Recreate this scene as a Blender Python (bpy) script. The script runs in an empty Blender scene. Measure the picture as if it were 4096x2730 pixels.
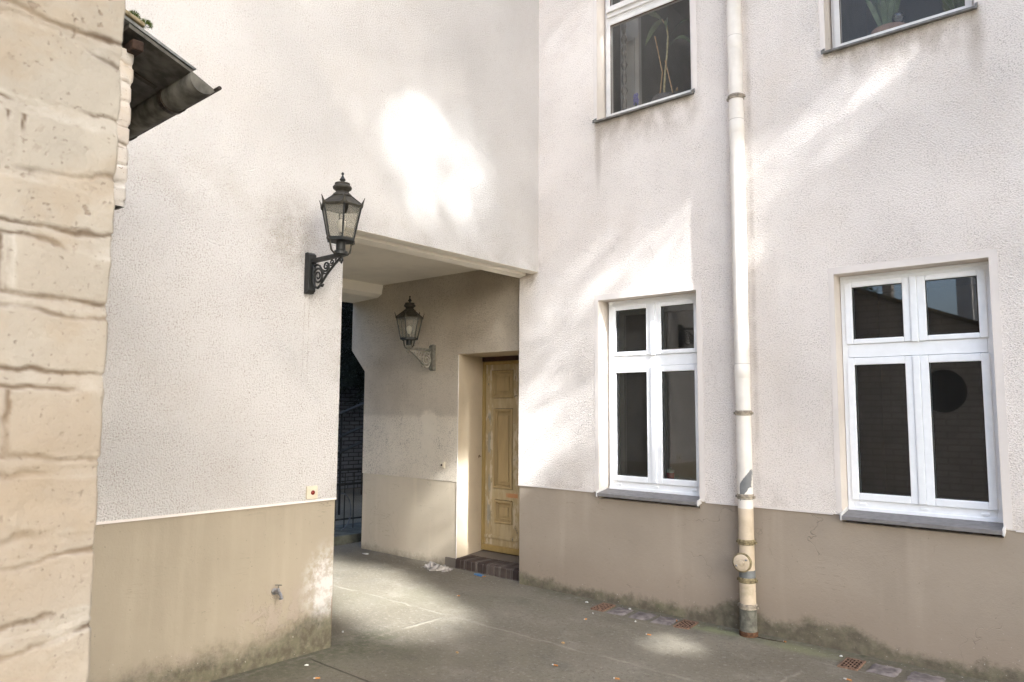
import bpy, bmesh, math, random
import numpy as np
from mathutils import Vector, Matrix

R = math.radians
sc = bpy.context.scene
col = sc.collection

# ------------------------------------------------------------------ camera
YAW, PIT, ROLL = 0.7097, 0.0945, 0.0060
vd = Vector((-math.sin(YAW) * math.cos(PIT), math.cos(YAW) * math.cos(PIT), math.sin(PIT)))
rt = Vector((math.cos(YAW), math.sin(YAW), 0))
up = rt.cross(vd)
rt2 = rt * math.cos(ROLL) + up * math.sin(ROLL)
up2 = up * math.cos(ROLL) - rt * math.sin(ROLL)
cd = bpy.data.cameras.new('camera')
cd.lens = 25.65
cd.sensor_width = 36
cd.clip_start = 0.05
cd.clip_end = 500
cd.dof.use_dof = True
cd.dof.focus_distance = 6.2
cd.dof.aperture_fstop = 11.0
cam = bpy.data.objects.new('camera', cd)
col.objects.link(cam)
m3 = Matrix((rt2, up2, -vd)).transposed()
cam.matrix_world = Matrix.Translation((4.2396, -5.3103, 1.6)) @ m3.to_4x4()
sc.camera = cam

# ------------------------------------------------------------------ sky, sun, exposure
SUN_EL = R(33)
hx, hy = 0.9488, -0.3159
Sv = Vector((hx * math.cos(SUN_EL), hy * math.cos(SUN_EL), math.sin(SUN_EL)))   # towards the sun
w = bpy.data.worlds.new('World')
sc.world = w
w.use_nodes = True
nt = w.node_tree
bg = nt.nodes['Background']
sky = nt.nodes.new('ShaderNodeTexSky')
sky.sky_type = 'NISHITA'
sky.sun_disc = False
sky.sun_elevation = SUN_EL
sky.sun_rotation = math.atan2(hx, hy)
sky.air_density = 1.0
sky.dust_density = 6.0
sky.ozone_density = 1.0
nt.links.new(sky.outputs[0], bg.inputs[0])
bg.inputs[1].default_value = 0.15
ld = bpy.data.lights.new('sun', 'SUN')
ld.energy = 5.0
ld.angle = R(0.9)
ld.color = (1.0, 0.93, 0.84)
sun = bpy.data.objects.new('sun', ld)
col.objects.link(sun)
sun.rotation_euler = Sv.to_track_quat('Z', 'Y').to_euler()
vs = sc.view_settings
vs.view_transform = 'Standard'
vs.look = 'None'
vs.gamma = 1.0
vs.exposure = 2.26
vs.use_white_balance = True
vs.white_balance_temperature = 5650
vs.white_balance_tint = 7
sc.cycles.max_bounces = 12
sc.cycles.diffuse_bounces = 8
sc.cycles.glossy_bounces = 4
sc.cycles.transparent_max_bounces = 16
sc.cycles.sample_clamp_indirect = 8

rng = random.Random(7)
nrng = np.random.default_rng(11)

# ------------------------------------------------------------------ node helper
class E:
    """a socket with arithmetic"""
    def __init__(s, t, sock): s.t = t; s.s = sock
    def _m(s, op, *a):
        n = s.t.nodes.new('ShaderNodeMath'); n.operation = op
        for i, v in enumerate((s,) + a):
            if isinstance(v, E): s.t.links.new(v.s, n.inputs[i])
            else: n.inputs[i].default_value = v
        return E(s.t, n.outputs[0])
    def __add__(s, o): return s._m('ADD', o)
    __radd__ = __add__
    def __sub__(s, o): return s._m('SUBTRACT', o)
    def __rsub__(s, o): return (s * -1.0) + o
    def __mul__(s, o): return s._m('MULTIPLY', o)
    __rmul__ = __mul__
    def __truediv__(s, o): return s._m('DIVIDE', o)
    def min(s, o): return s._m('MINIMUM', o)
    def max(s, o): return s._m('MAXIMUM', o)
    def abs(s): return s._m('ABSOLUTE')
    def pow(s, o): return s._m('POWER', o)
    def sqrt(s): return s._m('SQRT')
    def frac(s): return s._m('FRACT')
    def sat(s): return s.max(0.0).min(1.0)
    def ss(s, a, b, lo=0.0, hi=1.0):
        n = s.t.nodes.new('ShaderNodeMapRange'); n.interpolation_type = 'SMOOTHSTEP'
        if a > b: a, b, lo, hi = b, a, hi, lo
        s.t.links.new(s.s, n.inputs[0])
        for i, v in zip((1, 2, 3, 4), (a, b, lo, hi)): n.inputs[i].default_value = v
        return E(s.t, n.outputs[0])

class Mat:
    def __init__(s, name, rough=0.85, metal=0.0, spec=0.3):
        s.m = bpy.data.materials.new(name); s.m.use_nodes = True
        s.t = s.m.node_tree
        s.b = s.t.nodes['Principled BSDF']
        s.b.inputs['Roughness'].default_value = rough
        s.b.inputs['Metallic'].default_value = metal
        s.b.inputs['Specular IOR Level'].default_value = spec
        tc = s.t.nodes.new('ShaderNodeTexCoord')
        s.co = tc.outputs['Object']
        sp = s.t.nodes.new('ShaderNodeSeparateXYZ'); s.t.links.new(s.co, sp.inputs[0])
        s.x, s.y, s.z = (E(s.t, sp.outputs[i]) for i in range(3))
    def vec(s, x, y, z):
        n = s.t.nodes.new('ShaderNodeCombineXYZ')
        for i, v in enumerate((x, y, z)):
            if isinstance(v, E): s.t.links.new(v.s, n.inputs[i])
            else: n.inputs[i].default_value = v
        return n.outputs[0]
    def noise(s, scale, detail=3.0, rough=0.55, vec=None, off=0.0, dist=0.0):
        n = s.t.nodes.new('ShaderNodeTexNoise')
        v = vec or s.co
        if off:
            a = s.t.nodes.new('ShaderNodeVectorMath'); a.operation = 'ADD'
            s.t.links.new(v, a.inputs[0]); a.inputs[1].default_value = (off, off * 1.7, -off)
            v = a.outputs[0]
        s.t.links.new(v, n.inputs['Vector'])
        n.inputs['Scale'].default_value = scale; n.inputs['Detail'].default_value = detail
        n.inputs['Roughness'].default_value = rough; n.inputs['Distortion'].default_value = dist
        return E(s.t, n.outputs[0])
    def voro(s, scale, vec=None, feature='F1', rnd=1.0):
        n = s.t.nodes.new('ShaderNodeTexVoronoi'); n.feature = feature
        s.t.links.new(vec or s.co, n.inputs['Vector'])
        n.inputs['Scale'].default_value = scale; n.inputs['Randomness'].default_value = rnd
        return E(s.t, n.outputs['Distance'])
    def rgb(s, c):
        n = s.t.nodes.new('ShaderNodeRGB'); n.outputs[0].default_value = (*c, 1); return E(s.t, n.outputs[0])
    def mix(s, f, a, b):
        n = s.t.nodes.new('ShaderNodeMix'); n.data_type = 'RGBA'
        for i, v in ((0, f), (6, a), (7, b)):
            if isinstance(v, E): s.t.links.new(v.s, n.inputs[i])
            elif i == 0: n.inputs[0].default_value = v
            else: n.inputs[i].default_value = (*v, 1)
        return E(s.t, n.outputs[2])
    def attr(s, name):
        n = s.t.nodes.new('ShaderNodeAttribute'); n.attribute_name = name
        return E(s.t, n.outputs['Fac'])
    def color(s, c):
        if isinstance(c, E): s.t.links.new(c.s, s.b.inputs['Base Color'])
        else: s.b.inputs['Base Color'].default_value = (*c, 1)
    def rough(s, e): s.t.links.new(e.s, s.b.inputs['Roughness'])
    def bump(s, h, dist=0.004, strength=1.0):
        n = s.t.nodes.new('ShaderNodeBump')
        s.t.links.new(h.s, n.inputs['Height'])
        n.inputs['Distance'].default_value = dist; n.inputs['Strength'].default_value = strength
        s.t.links.new(n.outputs[0], s.b.inputs['Normal'])

def blob(m, a, b, ca, cb, ra, rb):
    """soft elliptical mask round (ca, cb)"""
    d = (((a - ca) * (1.0 / ra)).pow(2.0) + ((b - cb) * (1.0 / rb)).pow(2.0)).sqrt()
    return d.ss(1.0, 0.15)

def simple(name, c, rough=0.6, metal=0.0, spec=0.4, var=0.15, scale=20, bump=0.0, bscale=60):
    m = Mat(name, rough, metal, spec)
    n = m.noise(scale, 4)
    m.color(m.mix(n.ss(0.3, 0.7), tuple(v * (1 - var) for v in c), tuple(min(1, v * (1 + var)) for v in c)))
    if bump: m.bump(m.noise(bscale, 4), 0.003, bump)
    return m.m

# ------------------------------------------------------------------ materials of the walls
def roughcast(name, base, kind):
    m = Mat(name, 0.95, 0, 0.15)
    big = m.noise(0.9, 4)
    mid = m.noise(5.0, 5, 0.6)
    gv = m.noise(105.0, 3, 0.65)
    grain = m.voro(135.0)
    c = m.mix(big.ss(0.3, 0.7), tuple(v * 0.965 for v in base), tuple(v * 1.02 for v in base))
    # dirt in the pits of the roughcast, more of it where rain has washed it in
    if kind == 'L':
        a, z = m.y, m.z
        dirt = 0.30 + mid.ss(0.45, 0.75) * 0.35 + m.noise(1.6, 5).ss(0.5, 0.8) * 0.3
        dirt = dirt + z.ss(3.6, 2.3) * 0.35
        lamp = blob(m, a, z, -2.64, 2.74, 0.36, 0.40) * m.noise(9, 5, 0.65).ss(0.25, 0.7)
        band = blob(m, a, z, -3.2, 2.95, 0.9, 0.30) * m.noise(4, 5).ss(0.35, 0.7)
        lint = z.ss(3.1, 2.9) * z.ss(2.85, 2.9) * a.ss(-2.3, -2.1) * mid.ss(0.4, 0.7)
        edge = z.ss(2.9, 2.5) * (a + 2.22).abs().ss(0.12, 0.0) * m.noise(9, 5).ss(0.45, 0.7)
        drip = ((a + 2.487).abs().ss(0.006, 0.001) + (a + 2.525).abs().ss(0.006, 0.001)) * z.ss(2.42, 2.38) * z.ss(1.5, 2.3) * m.noise(14, 4, vec=m.vec(a * 0.2, 0.0, z)).ss(0.35, 0.65)
        stain = (lamp * 0.55 + band * 0.25 + lint * 0.3 + edge * 0.3 + drip * 0.6).sat()
        dirt = dirt + lamp * 0.9
        sc_ = (0.30, 0.265, 0.21)
    elif kind == 'R':
        a, z = m.x, m.z
        dirt = 0.50 + mid.ss(0.45, 0.75) * 0.35
        s1 = z.ss(3.80, 4.16) * a.ss(0.60, 0.75) * a.ss(1.72, 1.55)
        s2 = z.ss(3.86, 4.15) * a.ss(2.55, 2.75) * a.ss(3.68, 3.5)
        nz = m.noise(7, 5, vec=m.vec(a, 0.0, z * 0.5))
        under = (s1 + s2) * nz.ss(0.3, 0.65)
        tips = blob(m, a, z, 0.68, 3.9, 0.05, 0.45) + blob(m, a, z, 3.57, 4.0, 0.08, 0.35)
        low = z.ss(1.12, 0.92) * m.noise(3.0, 5).ss(0.45, 0.7)
        lint = blob(m, a, z, -0.1, 2.95, 0.3, 0.22) * mid.ss(0.35, 0.6)
        pip = (a - 2.075).abs().ss(0.03, 0.0) * m.noise(5, 4).ss(0.35, 0.6) * 0.8
        stain = (under * 0.62 + tips * 0.35 + low * 0.35 + lint * 0.45 + pip * 0.4).sat()
        dirt = dirt + under * 0.6 + low * 0.5
        sc_ = (0.33, 0.27, 0.205)
    else:
        a, z = m.x, m.z
        dirt = 0.62 + mid.ss(0.4, 0.7) * 0.4
        pw = (m.noise(8, 4, off=12) - 0.5) * 0.2
        patch = (a + 1.57 + pw).abs().ss(0.15, 0.07) * (z + pw).ss(1.05, 1.2) * (z + pw).ss(1.62, 1.52)
        patch = patch * m.noise(6, 5, 0.65).ss(0.36, 0.6)
        old = z.ss(1.50, 1.56) * 0.35
        stain = (old + m.noise(1.5, 5).ss(0.4, 0.75) * 0.30 - patch * 0.6).sat()
        dirt = dirt - patch
        sc_ = (0.34, 0.275, 0.20)
    n2 = m.noise(105.0, 2, 0.55)
    pits = (n2 + gv * 0.35).ss(0.69, 0.84) * dirt.sat()
    c = m.mix(pits * m.noise(7, 4, off=3).ss(0.25, 0.65, 0.35, 1.0) * 0.62, c, (0.24, 0.19, 0.14))
    c = m.mix(m.noise(38.0, 3).ss(0.66, 0.76) * dirt.sat() * 0.75, c, (0.20, 0.16, 0.12))
    # hairline cracks and trowelled patches
    hv = m.voro(0.85, feature='DISTANCE_TO_EDGE', vec=m.vec(m.x + (m.noise(3, 4) - 0.5) * 0.5, m.y + (m.noise(3, 4, off=3) - 0.5) * 0.5, m.z * 0.7 + (m.noise(3.5, 4, off=5) - 0.5) * 0.5))
    hair = hv.ss(0.006, 0.001) * m.noise(1.1, 3, off=8).ss(0.50, 0.62)
    c = m.mix(hair * 0.14, c, (0.30, 0.25, 0.20))
    c = m.mix(m.noise(1.7, 5, 0.6, off=21).ss(0.50, 0.72) * 0.16, c, tuple(a_ * b_ for a_, b_ in zip(base, (0.80, 0.74, 0.66))))
    c = m.mix(m.noise(2.6, 3, 0.5, off=27, vec=m.vec(m.x * 1.6, m.y * 1.6, m.z * 0.35)).ss(0.55, 0.75) * 0.12, c, tuple(a_ * b_ for a_, b_ in zip(base, (0.74, 0.70, 0.64))))
    c = m.mix(stain, c, sc_)
    m.color(c)
    m.bump((gv * 0.8 + grain * 0.6 + n2 * 0.25) * m.noise(1.3, 4, off=33).ss(0.35, 0.65, 0.65, 1.15) + mid * 0.5, 0.020 if kind == 'P' else 0.011, 0.9)
    return m.m

def dado(name, kind):
    m = Mat(name, 0.8, 0, 0.25)
    base = {'L': (0.335, 0.290, 0.220), 'R': (0.345, 0.292, 0.230), 'P': (0.50, 0.43, 0.325)}[kind]
    a = m.y if kind == 'L' else m.x
    z = m.z
    big = m.noise(1.3, 5)
    streak = m.noise(3.0, 4, vec=m.vec(m.x * 2.0, m.y * 2.0, m.z * 0.22))
    c = m.mix(big.ss(0.3, 0.7), tuple(v * 0.92 for v in base), tuple(v * 1.06 for v in base))
    c = m.mix(streak.ss(0.52, 0.75) * 0.35, c, tuple(v * 1.28 for v in base))
    # thin scratches
    scv = m.noise(2.2, 2, vec=m.vec(m.x * 1.4 + m.z * 3.0, m.y * 1.4 + m.z * 3.0, m.z * 14.0))
    sc1 = (scv - 0.5).abs().ss(0.012, 0.0) * m.noise(3.3, 4).ss(0.56, 0.7)
    c = m.mix(sc1 * 0.75, c, tuple(v * 0.55 for v in base))
    vc = (m.voro(2.3, feature='DISTANCE_TO_EDGE', vec=m.vec(m.x + m.noise(4, 3) * 0.4, m.y + m.noise(4, 3, off=3) * 0.4, m.z * 0.8 + m.noise(5, 3, off=5) * 0.4)))
    crack = vc.ss(0.008, 0.0) * m.noise(1.7, 3, off=8).ss(0.52, 0.66)
    c = m.mix(crack * 0.6, c, tuple(v * 0.5 for v in base))
    spk = m.noise(55.0, 2).ss(0.70, 0.76)
    c = m.mix(spk * 0.45, c, (0.15, 0.125, 0.10))
    edge = m.noise(4.0, 6, 0.62) * 0.62 + m.noise(24.0, 5, 0.7, off=2) * 0.38
    bumpx = m.noise(40, 4) * 0.4
    if kind == 'L':
        # flaked render and salts near the opening, below the tap
        peel = (blob(m, a, z, -2.62, 0.30, 0.42, 0.26) + blob(m, a, z, -3.3, 0.12, 0.5, 0.12) * 0.8) * m.noise(11, 5, 0.65).ss(0.44, 0.56)
        c = m.mix(peel.sat() * 0.6, c, (0.36, 0.30, 0.25))
        salt = blob(m, a, z, -2.27, 0.42, 0.26, 0.34) * m.noise(17, 6, 0.7).ss(0.38, 0.62)
        salt = salt + blob(m, a, z, -2.30, 0.36, 0.12, 0.30) * 0.55
        c = m.mix(salt.sat() * 0.85, c, (0.66, 0.64, 0.62))
        dr = m.noise(20, 2, vec=m.vec(m.x, m.y, m.z * 0.3)).ss(0.72, 0.78) * (z.ss(0.6, 0.5) * a.ss(-2.5, -2.4) + z.ss(0.28, 0.2) * a.ss(-3.0, -3.3) * z.ss(0.05, 0.12)).sat()
        c = m.mix(dr, c, (0.72, 0.72, 0.68))
        lip = (a + 2.222).abs().ss(0.012, 0.006) * m.noise(8, 3, off=2).ss(0.42, 0.5)
        c = m.mix(lip * z.ss(0.35, 0.3), c, (0.36, 0.22, 0.16))
        mz = z + edge * 0.38 - 0.19 + a.ss(-2.9, -2.3) * -0.10
        moss = mz.ss(0.24, 0.04)
        bumpx = bumpx + peel * 1.2 - salt * 0.3
    elif kind == 'R':
        tall = blob(m, a, z, 1.92, 0.1, 0.35, 1.5) * 0.10 + blob(m, a, z, 2.55, 0.1, 0.5, 1.5) * 0.08
        mz = z + edge * 0.30 - 0.15 - tall
        moss = mz.ss(0.12, 0.03) * 0.9
        damp = mz.ss(0.48, 0.1) * 0.45
        c = m.mix(damp, c, (0.26, 0.205, 0.155))
    else:
        mz = z + edge * 0.3 - 0.15
        moss = mz.ss(0.10, -0.02) * 0.6
    mc = m.mix(m.noise(13, 4).ss(0.4, 0.65), (0.085, 0.076, 0.052), (0.135, 0.124, 0.080))
    mc = m.mix(m.noise(3.1, 4, off=4).ss(0.55, 0.72) * 0.4, mc, (0.12, 0.135, 0.055))
    c = m.mix(moss.sat() * m.noise(30, 4, 0.65).ss(0.2, 0.6, 0.65, 0.95), c, mc)
    wsp = m.noise(70.0, 1, off=6).ss(0.75, 0.79) * z.ss(0.5, 0.0) * 0.5
    c = m.mix(wsp, c, (0.6, 0.58, 0.53))
    m.color(c)
    m.bump(bumpx + m.noise(120, 3) * 0.25 + moss * m.noise(90, 3) * 0.8 - crack * 0.5, 0.006, 0.6)
    return m.m

def ground_mat():
    m = Mat('worn_concrete', 0.9, 0, 0.25)
    x, y, z = m.x, m.y, m.z
    big = m.noise(0.8, 6, 0.6)
    mid = m.noise(3.2, 6, 0.65)
    fine = m.noise(60, 4, 0.6)
    grit = m.noise(30, 5, 0.75, off=23)
    c = m.mix(big.ss(0.3, 0.7), (0.148, 0.129, 0.095), (0.215, 0.191, 0.146))
    c = m.mix(mid.ss(0.5, 0.72) * 0.55, c, (0.25, 0.225, 0.18))
    c = m.mix(m.noise(2.0, 6, 0.7, off=9).ss(0.52, 0.7) * 0.45, c, (0.105, 0.095, 0.078))
    c = m.mix(grit.ss(0.54, 0.68) * 0.65, c, (0.31, 0.28, 0.225))
    c = m.mix(grit.ss(0.46, 0.30) * 0.6, c, (0.085, 0.073, 0.054))
    c = m.mix(m.noise(75, 2, off=3).ss(0.60, 0.70) * 0.55, c, (0.07, 0.062, 0.05))
    # light, crumbly joints between the pours
    wob = (m.noise(3.5, 5, 0.65, off=2) - 0.5) * 0.13
    wob2 = (m.noise(14, 4, off=7) - 0.5) * 0.03
    j1 = (y + 1.17 + wob + wob2).abs()
    j2 = (x - 0.05 + wob * 0.6 + wob2).abs()
    j4 = (x - 2.62 + y * -0.12 + wob + wob2).abs()
    brk = m.noise(2.6, 5, off=5).ss(0.38, 0.58)
    jl = (j1.ss(0.022, 0.004) + j2.ss(0.024, 0.004) * y.ss(-1.1, -1.3) + j4.ss(0.02, 0.004) * y.ss(-0.55, -0.65) * y.ss(-1.5, -1.2)).sat() * brk
    c = m.mix(jl * 0.42, c, (0.34, 0.31, 0.25))
    j5 = (y + 0.33 + wob * 0.6 + wob2).abs().ss(0.014, 0.003) * m.noise(3.1, 4, off=15).ss(0.45, 0.6)
    c = m.mix(j5 * 0.35, c, (0.30, 0.27, 0.22))
    # stamped pavement slabs along the left wall, dark open joint
    slab = (y + 1.72 + x * 0.75).ss(0.1, -0.1)
    hatch = ((x * 62.0 + y * 20.0).frac() - 0.5).abs() * ((y * 62.0 - x * 20.0).frac() - 0.5).abs()
    c = m.mix(slab * hatch.ss(0.10, 0.02) * 0.30 * mid.ss(0.35, 0.6), c, (0.075, 0.068, 0.055))
    j3 = ((y + 2.45 + wob * 0.15).abs().ss(0.010, 0.002) * x.ss(0.05, 0.12) * x.ss(0.9, 0.6)).sat()
    c = m.mix(j3 * 0.8, c, (0.05, 0.045, 0.035))
    # algae along the feet of the walls
    mn = m.noise(3.6, 6, 0.65, off=11)
    nearL = (x + mn * 0.5 - 0.25).ss(0.42, 0.02) * y.ss(-2.0, -2.3)
    nearR = (y * -1.0 + mn * 0.34 - 0.17).ss(0.30, 0.02) * x.ss(-0.2, 0.2)
    alg = (nearL * 0.85 + nearR * 0.75 + blob(m, x, y, 0.15, -2.0, 0.5, 0.45) * mn.ss(0.4, 0.6) * 0.9).sat() * m.noise(20, 4).ss(0.25, 0.65)
    green = m.noise(0.9, 5, 0.6, off=19)  .ss(0.45, 0.7) * 0.25
    c = m.mix(green, c, (0.13, 0.128, 0.075))
    c = m.mix(alg * 0.7, c, (0.085, 0.088, 0.045))
    lime = (blob(m, x, y, 1.78, -0.13, 0.30, 0.13) + blob(m, x, y, 2.4, -0.16, 0.5, 0.14) * 0.6) * mn.ss(0.3, 0.55)
    c = m.mix(lime.sat() * 0.7, c, (0.27, 0.29, 0.14))
    # white crumbs of render lying along the wall
    cr = m.noise(48, 1, off=14).ss(0.735, 0.76) * (y.ss(-0.30, -0.05) * 0.9 + 0.12).sat()
    c = m.mix(cr, c, (0.62, 0.60, 0.56))
    m.color(c)
    m.rough(mid.ss(0.3, 0.7, 0.78, 0.95))
    m.bump(fine * 0.5 + mid * 1.2 + grit * 0.7 + m.noise(140, 3) * 0.35 - jl * -0.4 - j3 * 1.2, 0.010, 0.9)
    return m.m

M = {}
M['castL'] = roughcast('cream_roughcast', (0.585, 0.563, 0.543), 'L')
M['castR'] = roughcast('pale_roughcast', (0.86, 0.80, 0.745), 'R')
M['castP'] = roughcast('grimy_roughcast', (0.80, 0.715, 0.585), 'P')
M['dadoL'] = dado('tan_plinth_paint', 'L')
M['dadoR'] = dado('brown_plinth_paint', 'R')
M['dadoP'] = dado('tan_passage_paint', 'P')
M['ground'] = ground_mat()

def plaster_mat(name, base, dirt=0.25):
    m = Mat(name, 0.85, 0, 0.2)
    n = m.noise(2.2, 6, 0.62)
    c = m.mix(n.ss(0.4, 0.75) * dirt, base, tuple(v * 0.55 for v in base))
    c = m.mix(m.noise(26, 3).ss(0.68, 0.75) * 0.5 * dirt * 2, c, (0.2, 0.17, 0.13))
    m.color(c); m.bump(m.noise(18, 5), 0.003, 0.4)
    return m.m
M['band'] = plaster_mat('smooth_plaster', (0.74, 0.685, 0.64), 0.18)
M['reveal'] = plaster_mat('painted_reveal', (0.72, 0.655, 0.585), 0.25)
M['soffit'] = plaster_mat('passage_ceiling', (0.88, 0.82, 0.70), 0.25)
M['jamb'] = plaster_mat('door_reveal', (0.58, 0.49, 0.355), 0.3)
M['pvc'] = simple('white_plastic', (0.90, 0.915, 0.93), 0.35, 0, 0.5, 0.02)
M['oldpaint'] = simple('old_white_paint', (0.72, 0.70, 0.67), 0.5, 0, 0.4, 0.06, 9)
M['stone_sill'] = simple('grey_sill', (0.20, 0.19, 0.185), 0.6, 0, 0.4, 0.12, 25)
M['zinc_sill'] = simple('weathered_zinc', (0.17, 0.165, 0.15), 0.6, 0.3, 0.4, 0.3, 18)
M['iron'] = simple('black_iron', (0.016, 0.017, 0.016), 0.55, 0.1, 0.5, 0.35, 30, 0.2, 40)
M['iron_brown'] = simple('rusty_iron', (0.032, 0.028, 0.020), 0.6, 0.1, 0.45, 0.45, 24, 0.2, 40)
M['zinc'] = simple('gutter_zinc', (0.080, 0.075, 0.063), 0.6, 0.25, 0.4, 0.5, 14, 0.2, 20)
M['zincedge'] = simple('lit_zinc_edge', (0.16, 0.165, 0.16), 0.5, 0.3, 0.4, 0.35, 30, 0.3, 60)  # paler tone stands for light caught along the verge
M['darkmetal'] = simple('dark_bracket', (0.03, 0.022, 0.016), 0.6, 0.2, 0.4, 0.4, 30)
M['rust'] = simple('rusted_steel', (0.10, 0.05, 0.025), 0.8, 0.1, 0.3, 0.5, 40, 0.3, 80)
M['rustdark'] = simple('dark_rusty_channel', (0.028, 0.015, 0.009), 0.8, 0.1, 0.3, 0.5, 40, 0.3, 80)
M['grate'] = simple('rusty_grate', (0.20, 0.125, 0.085), 0.8, 0.1, 0.3, 0.4, 60, 0.3, 90)
M['hole'] = simple('dark_hole', (0.012, 0.010, 0.009), 0.95, 0, 0.1, 0.2)
M['galv'] = simple('galvanised_steel', (0.26, 0.26, 0.27), 0.38, 0.75, 0.5, 0.2, 40)
M['chrome'] = simple('chromed_brass', (0.5, 0.5, 0.5), 0.25, 0.9, 0.5, 0.15, 40)
M['ivory'] = simple('ivory_plastic', (0.62, 0.55, 0.42), 0.4, 0, 0.5, 0.06, 30)
M['red'] = simple('red_lens', (0.16, 0.012, 0.010), 0.25, 0, 0.5, 0.1)
M['blackp'] = simple('black_button', (0.03, 0.015, 0.012), 0.4, 0, 0.5, 0.1)
M['bulb'] = simple('opal_bulb', (0.80, 0.78, 0.72), 0.35, 0, 0.4, 0.02)
M['tile'] = simple('old_roof_tile', (0.17, 0.14, 0.085), 0.9, 0, 0.2, 0.45, 30, 0.5, 60)
M['mossy'] = simple('green_moss', (0.060, 0.085, 0.014), 0.95, 0, 0.1, 0.5, 60)
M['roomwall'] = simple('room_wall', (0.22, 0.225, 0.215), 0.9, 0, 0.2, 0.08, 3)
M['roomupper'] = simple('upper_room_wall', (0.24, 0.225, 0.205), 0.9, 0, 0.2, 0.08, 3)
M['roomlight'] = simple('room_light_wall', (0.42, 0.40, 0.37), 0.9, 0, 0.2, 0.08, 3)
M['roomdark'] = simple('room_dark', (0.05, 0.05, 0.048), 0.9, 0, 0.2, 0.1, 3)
M['leaf'] = simple('added_tree_leaf', (0.06, 0.085, 0.025), 0.6, 0, 0.3, 0.35, 2)
M['needle'] = simple('conifer_needles', (0.008, 0.012, 0.007), 0.7, 0, 0.2, 0.35, 3)
M['bark'] = simple('tree_bark', (0.07, 0.055, 0.04), 0.9, 0, 0.2, 0.4, 14, 0.6, 18)
M['houseleaf'] = simple('house_plant_leaf', (0.10, 0.14, 0.065), 0.5, 0, 0.4, 0.2, 14)
M['stemw'] = simple('plant_stem', (0.42, 0.36, 0.20), 0.7, 0, 0.3, 0.25, 40)
M['cane'] = simple('bamboo_cane', (0.40, 0.26, 0.12), 0.6, 0, 0.3, 0.2, 40)
M['darkpot'] = simple('dark_pot', (0.09, 0.08, 0.08), 0.6, 0, 0.4, 0.1)
M['claypot'] = simple('clay_pot', (0.30, 0.20, 0.15), 0.7, 0, 0.3, 0.15)
M['bloom'] = simple('hyacinth_bloom', (0.28, 0.26, 0.55), 0.7, 0, 0.3, 0.2, 60)
M['paper'] = simple('white_paper', (0.55, 0.54, 0.51), 0.9, 0, 0.2, 0.08, 30)
M['filter'] = simple('orange_filter', (0.42, 0.20, 0.07), 0.9, 0, 0.2, 0.2, 90)
M['cloth'] = simple('grey_cloth', (0.40, 0.37, 0.34), 0.95, 0, 0.1, 0.3, 18, 0.4, 70)
M['blue'] = simple('blue_wrapper', (0.05, 0.16, 0.33), 0.5, 0, 0.4, 0.15, 40)
M['cobble'] = simple('grey_paver', (0.18, 0.155, 0.145), 0.75, 0, 0.35, 0.4, 16, 0.6, 30)
M['yardplain'] = plaster_mat('dark_render', (0.13, 0.125, 0.115), 0.4)  # base set dark to keep the rear yard dim
M['facade'] = plaster_mat('grey_facade', (0.50, 0.47, 0.44), 0.3)
M['redlabel'] = simple('red_label', (0.45, 0.03, 0.05), 0.4, 0, 0.4, 0.1)

def yellow_wood(name, base, flake):
    m = Mat(name, 0.6, 0, 0.35)
    x, z = m.x, m.z
    g = m.noise(9, 5, 0.6, vec=m.vec(x * 3.0, m.y * 3.0, z * 0.4))
    c = m.mix(g.ss(0.3, 0.7), tuple(v * 0.9 for v in base), tuple(v * 1.07 for v in base))
    if flake:
        n = m.noise(8, 6, 0.65, vec=m.vec(x * 1.6, m.y, z * 0.55))
        stile = x.ss(-1.125, -1.14) + (x + 0.80).abs().ss(0.06, 0.02)
        c = m.mix((n.ss(0.47, 0.58) * (stile.sat() * 0.85 + 0.25)).sat(), c, (0.55, 0.47, 0.33))
        strip = (x + 1.178 + (n - 0.5) * 0.09).abs().ss(0.026, 0.015) * z.ss(0.30, 0.4) * z.ss(1.60, 1.52)
        c = m.mix((strip * m.noise(11, 5, off=3, vec=m.vec(x * 1.5, m.y, z * 0.4)).ss(0.42, 0.50) * 0.75).sat(), c, (0.25, 0.255, 0.225))
        chips = m.noise(15, 5, 0.65, off=5, vec=m.vec(x * 1.3, m.y, z * 0.7)).ss(0.60, 0.66) * (stile.sat() * 0.8 + 0.12)
        c = m.mix(chips, c, (0.13, 0.13, 0.12))
        c = m.mix(((x + 0.85).abs().ss(0.09, 0.07) * (z - 0.70).abs().ss(0.025, 0.018)) * n.ss(0.35, 0.45), c, (0.44, 0.22, 0.10))
        low = (x + 0.95).abs().ss(0.05, 0.02) * (z - 0.54).abs().ss(0.10, 0.07) * n.ss(0.48, 0.54)
        c = m.mix(low, c, (0.36, 0.31, 0.22))
    m.color(c); m.bump(g + m.noise(30, 4) * 0.4, 0.003, 0.35)
    return m.m
M['door'] = yellow_wood('flaking_yellow_paint', (0.41, 0.325, 0.185), True)
M['doorpanel'] = yellow_wood('yellow_door_panel', (0.39, 0.295, 0.15), False)
M['doorframe'] = yellow_wood('ochre_frame_paint', (0.35, 0.25, 0.095), False)
M['darkwood'] = simple('dark_red_wood', (0.05, 0.022, 0.016), 0.6, 0, 0.4, 0.2)

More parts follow.
